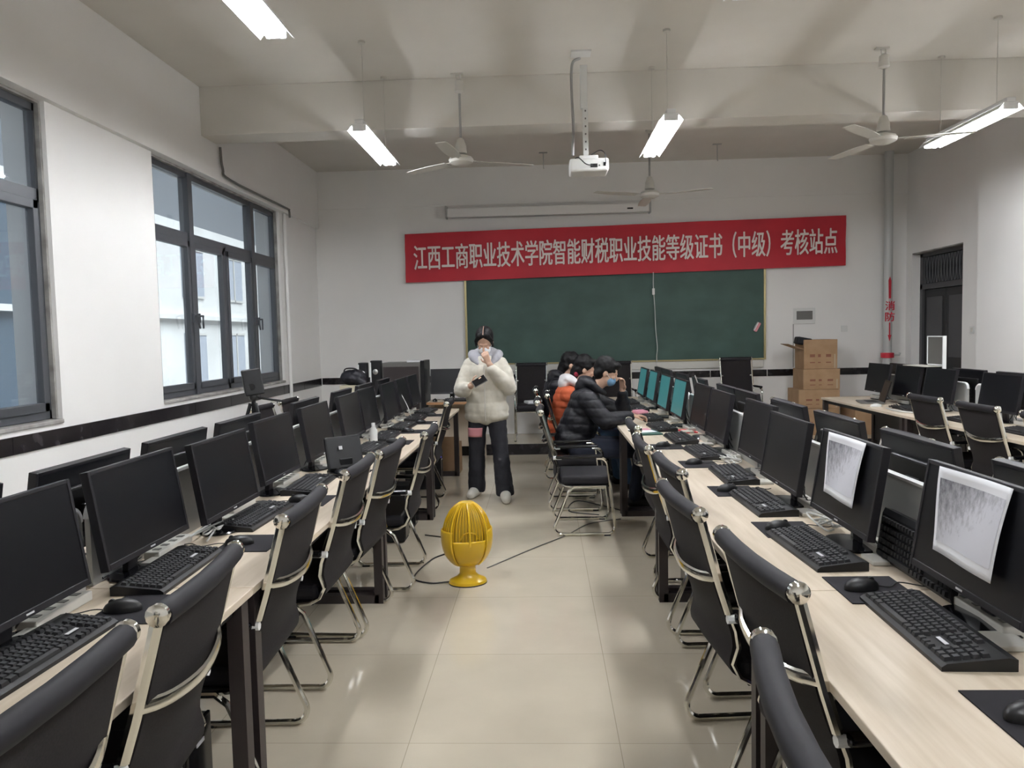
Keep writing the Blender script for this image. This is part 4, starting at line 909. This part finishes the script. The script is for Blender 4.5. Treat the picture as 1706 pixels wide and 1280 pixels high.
MB().b2(-.28, .42, -.24, .24, .73, .75, bevel=.002).build('desktop', 'laminate', tk); MB().b2(-.28, .42, -.258, -.24, .722, .752, bevel=.003).build('edge_band', 'wood_edge', tk)
MB().b2(-.26, .40, .1, .12, .15, .73).build('back_panel', 'ply', tk)
for x in (-.26, .38): MB().b2(x, x+.03, -.22, .22, 0, .73).build('side_panel', 'ply', tk)
put_monitor(-1.17, 9.52, PI, 'screen_off', 'black monitor on the side desk, partly hidden by the standing woman', 'monitors on the side desk')
mm = [o for o in bpy.data.objects if o.get('label', '').startswith('black monitor on the side desk')][0]
keyboard(-1.0, 9.30, 0, 'black keyboard on the side desk beside the standing woman', 'keyboards on the side desk')
mouse(-1.36, 9.28, 0, 'black mouse on the side desk by the dark cabinet', 'mice on the side desk')
bk = thing('cardboard_box', 'small open cardboard box on the floor under the far left desks', 'box', (-1.12, 8.55, 0))
MB().b2(-.15, .15, -.12, .12, 0, .34).build('carton', 'cardboard', bk); MB().b2(-.15, .15, -.125, -.12, .34, .42).build('flap', 'cardboard', bk)
# cartons by the right
def carton(lb, x, y, z, dx, dy, dz, open_=False, rz=0, prints=True):
    r = thing('cardboard_box', lb, 'box', (x, y, z), rz, 'brown cartons stacked by the back wall')
    MB().b2(-dx/2, dx/2, -dy/2, dy/2, 0, dz, bevel=.003).build('carton', 'cardboard', r)
    if prints:
        q = MB()
        for k_ in range(2):
            for w_ in range(3): q.b2(-dx*.32+w_*dx*.24, -dx*.32+w_*dx*.24+dx*(.15 if w_ != 1 else .08), -dy/2-.002, -dy/2, dz*(.40-.2*k_), dz*(.40-.2*k_)+dz*(.10 if k_ == 0 else .035))
        q.build('print_marks', 'carton_print', r)
    MB().b2(dx*.40, dx*.44, -dy/2-.0025, -dy/2, .01, dz*.5).build('tape', 'tape', r)
    if open_:
        MB().box((-dx/2-.10,0,dz-.09), (.22,dy*.9,.006), rot=(0,.35,0)).build('flap', 'cardboard', r)
        MB().box((-dx/2+.02,-dy/2+.1,dz-.02), (.20,.16,.10), rot=(0,.2,0), bevel=.02).build('packing', 'puffer_black', r)
XB = 3.70
carton('bottom carton of the brown stack', XB-.03, 10.35, .135, .52, .45, .36); carton('wider red-brown carton low in the brown stack', XB-.04, 10.34, .497, .54, .45, .25)
carton('middle carton of the brown stack with dark print', XB, 10.35, .749, .48, .42, .27); carton('topmost carton of the brown stack, upright with an open flap on its left', XB, 10.36, 1.021, .44, .36, .39, True)
carton('low carton on the platform between the stack and the right desks', XB+.62, 10.3, .135, .45, .4, .48, False, .1, False)
# laptop and clutter on the right wall desk
lt = thing('laptop', 'open dark laptop at the far end of the right wall row', 'laptop', (3.48, 8.15, DZ), -PI/2-.25)
MB().box((0,0,.010), (.34,.23,.016), bevel=.004).build('base', 'plate_grey', lt); MB().box((0,.01,.0187), (.29,.11,.002)).build('keys', 'key', lt)
q = MB(); q.box((0,.150,.125), (.34,.008,.235), rot=(-.30,0,0), bevel=.003); ld = q.build('lid', 'black_plastic', lt); MB().box((0,.1445,.125), (.31,.002,.20), rot=(-.30,0,0)).build('screen', 'screen_off', ld)
wm_ = thing('computer_mouse', 'white mouse beside the laptop', 'mouse', (3.36, 7.72, DZ), -PI/2); b_ = MB(); b_.ball((0,0,.004), (.033,.058,.03), 16); b_.v = [(x, y, max(z, 0)) for x, y, z in b_.v]; b_.build('shell', 'white_plastic', wm_)
q = MB()
for k_ in range(4): q.tube(smooth_path([(3.45+.03*k_,7.62,DZ+.008), (3.38,7.45-.04*k_,DZ+.03+.01*k_), (3.42,7.22,DZ+.01), (3.55,7.15+.05*k_,DZ+.04), (3.5,7.4,DZ+.012), (3.6,7.6-.03*k_,DZ+.008)]), .006, 6)
q.build('cable_bundle', 'cable_black', label='tangle of black cables on the right wall desk beside the laptop', cat='cables')
q = MB()
for k_ in range(2): q.tube(smooth_path([(3.36,7.5,DZ+.008), (3.32,7.2,DZ+.008+.008*k_), (3.40,7.0,DZ+.01), (3.38,6.75-.05*k_,DZ+.008), (3.5,6.7,DZ+.008)]), .006, 6)
q.build('cable_bundle', 'cable_white', label='white cables snaking in front of the black tangle on the right wall desk', cat='cables')
fl_ = thing('folded_board', 'grey framed board standing on the right wall row in front of the dark door', 'board', (3.90, 7.62, DZ+.275), .0)
MB().b2(-.012, .012, -.14, .14, .15, .42).build('sheet', 'plate_grey', fl_); q = MB(); q.b2(-.016,.016,-.155,-.14,.002,.43); q.b2(-.016,.016,.14,.155,.15,.43); q.b2(-.016,.016,-.14,.14,.42,.43); q.b2(-.016,.016,-.14,.14,.14,.15); q.build('frame', 'panel_rim', fl_)
pc = MB().b2(-.10, .09, -.22, .22, 0, .006).build('paper_stack', 'offwhite', label='papers lying across the monitor tops of the right wall row', cat='papers', loc=(3.84, 7.75, 1.152))
# papers and booklets by the man's elbow
box_thing('notebook', 'dark green notepad on the right desk by the hand of the man in black', 'notebook', (.80, 5.98, DZ), (.20,.30,.012), 'pad_green', .15)
box_thing('printed_leaflet', 'white and pink leaflet on the green notepad', 'leaflet', (.78, 6.02, DZ+.0125), (.16,.22,.003), 'paper', .3)
MB().box((0,0,.002), (.10,.10,.002)).build('flyer', 'paper_pink', label='pink slip on the white leaflet beside the notepad', cat='leaflet', loc=(.80, 6.08, DZ+.0155), rz=.2)
box_thing('booklet', 'bright red booklet beside the dark monitor next to the teal screens', 'booklet', (1.14, 6.02, DZ), (.10,.20,.008), 'paper_red', .2)
box_thing('tissue_packet', 'red and pink packet in front of the farther teal screens', 'packet', (.95, 7.45, DZ), (.12,.16,.035), 'paper_pink', .2, .012)
box_thing('tissue_wad', 'crumpled white paper on the seat of the chair right of the woman', 'paper', (-.13, 10.18, .135+.49), (.25,.2,.04), 'paper', .3, .015)
# tangles of white cable along the dividers
for i, (x, y, lb) in enumerate(((-1.38,3.0,'white cable clump under the third left-row monitor'), (-1.38,4.95,'white cable clump between the display unit and the sixth left-row monitor'), (-1.36,5.9,'white cable loops behind the small bottle'), (-1.36,6.6,'white cable loops under the eighth left-row monitor'), (-1.36,7.2,'white cable loops farthest along the left row'), (1.12,4.6,'white cable clump between the fourth and fifth right-row monitors'), (1.12,3.1,'white cable clump near the second paper-covered monitor'))):
    random.seed(i+3); q = MB()
    for k_ in range(3): q.tube(smooth_path([(x+random.uniform(-.05,.05), y+random.uniform(-.16,.16), DZ+.006+random.uniform(0,.03)) for _ in range(6)]), .004, 6)
    q.build('cable_clump', 'cable_white', label=lb, cat='cables', group='white cable clumps')
for i, (a, b_, lb) in enumerate((((1.24,6.2,1.02), (1.20,6.0,1.20), 'thin white cable hanging over the monitors beside the nearest teal screen'), ((-1.46,7.3,1.10), (-1.30,7.25,.78), 'thin white cable drooping down the dark monitors at the far left'))):
    MB().tube(hang(a, b_, .03, 8, .03), .004, 6).build('loose_cable', 'cable_white', label=lb, cat='cable')
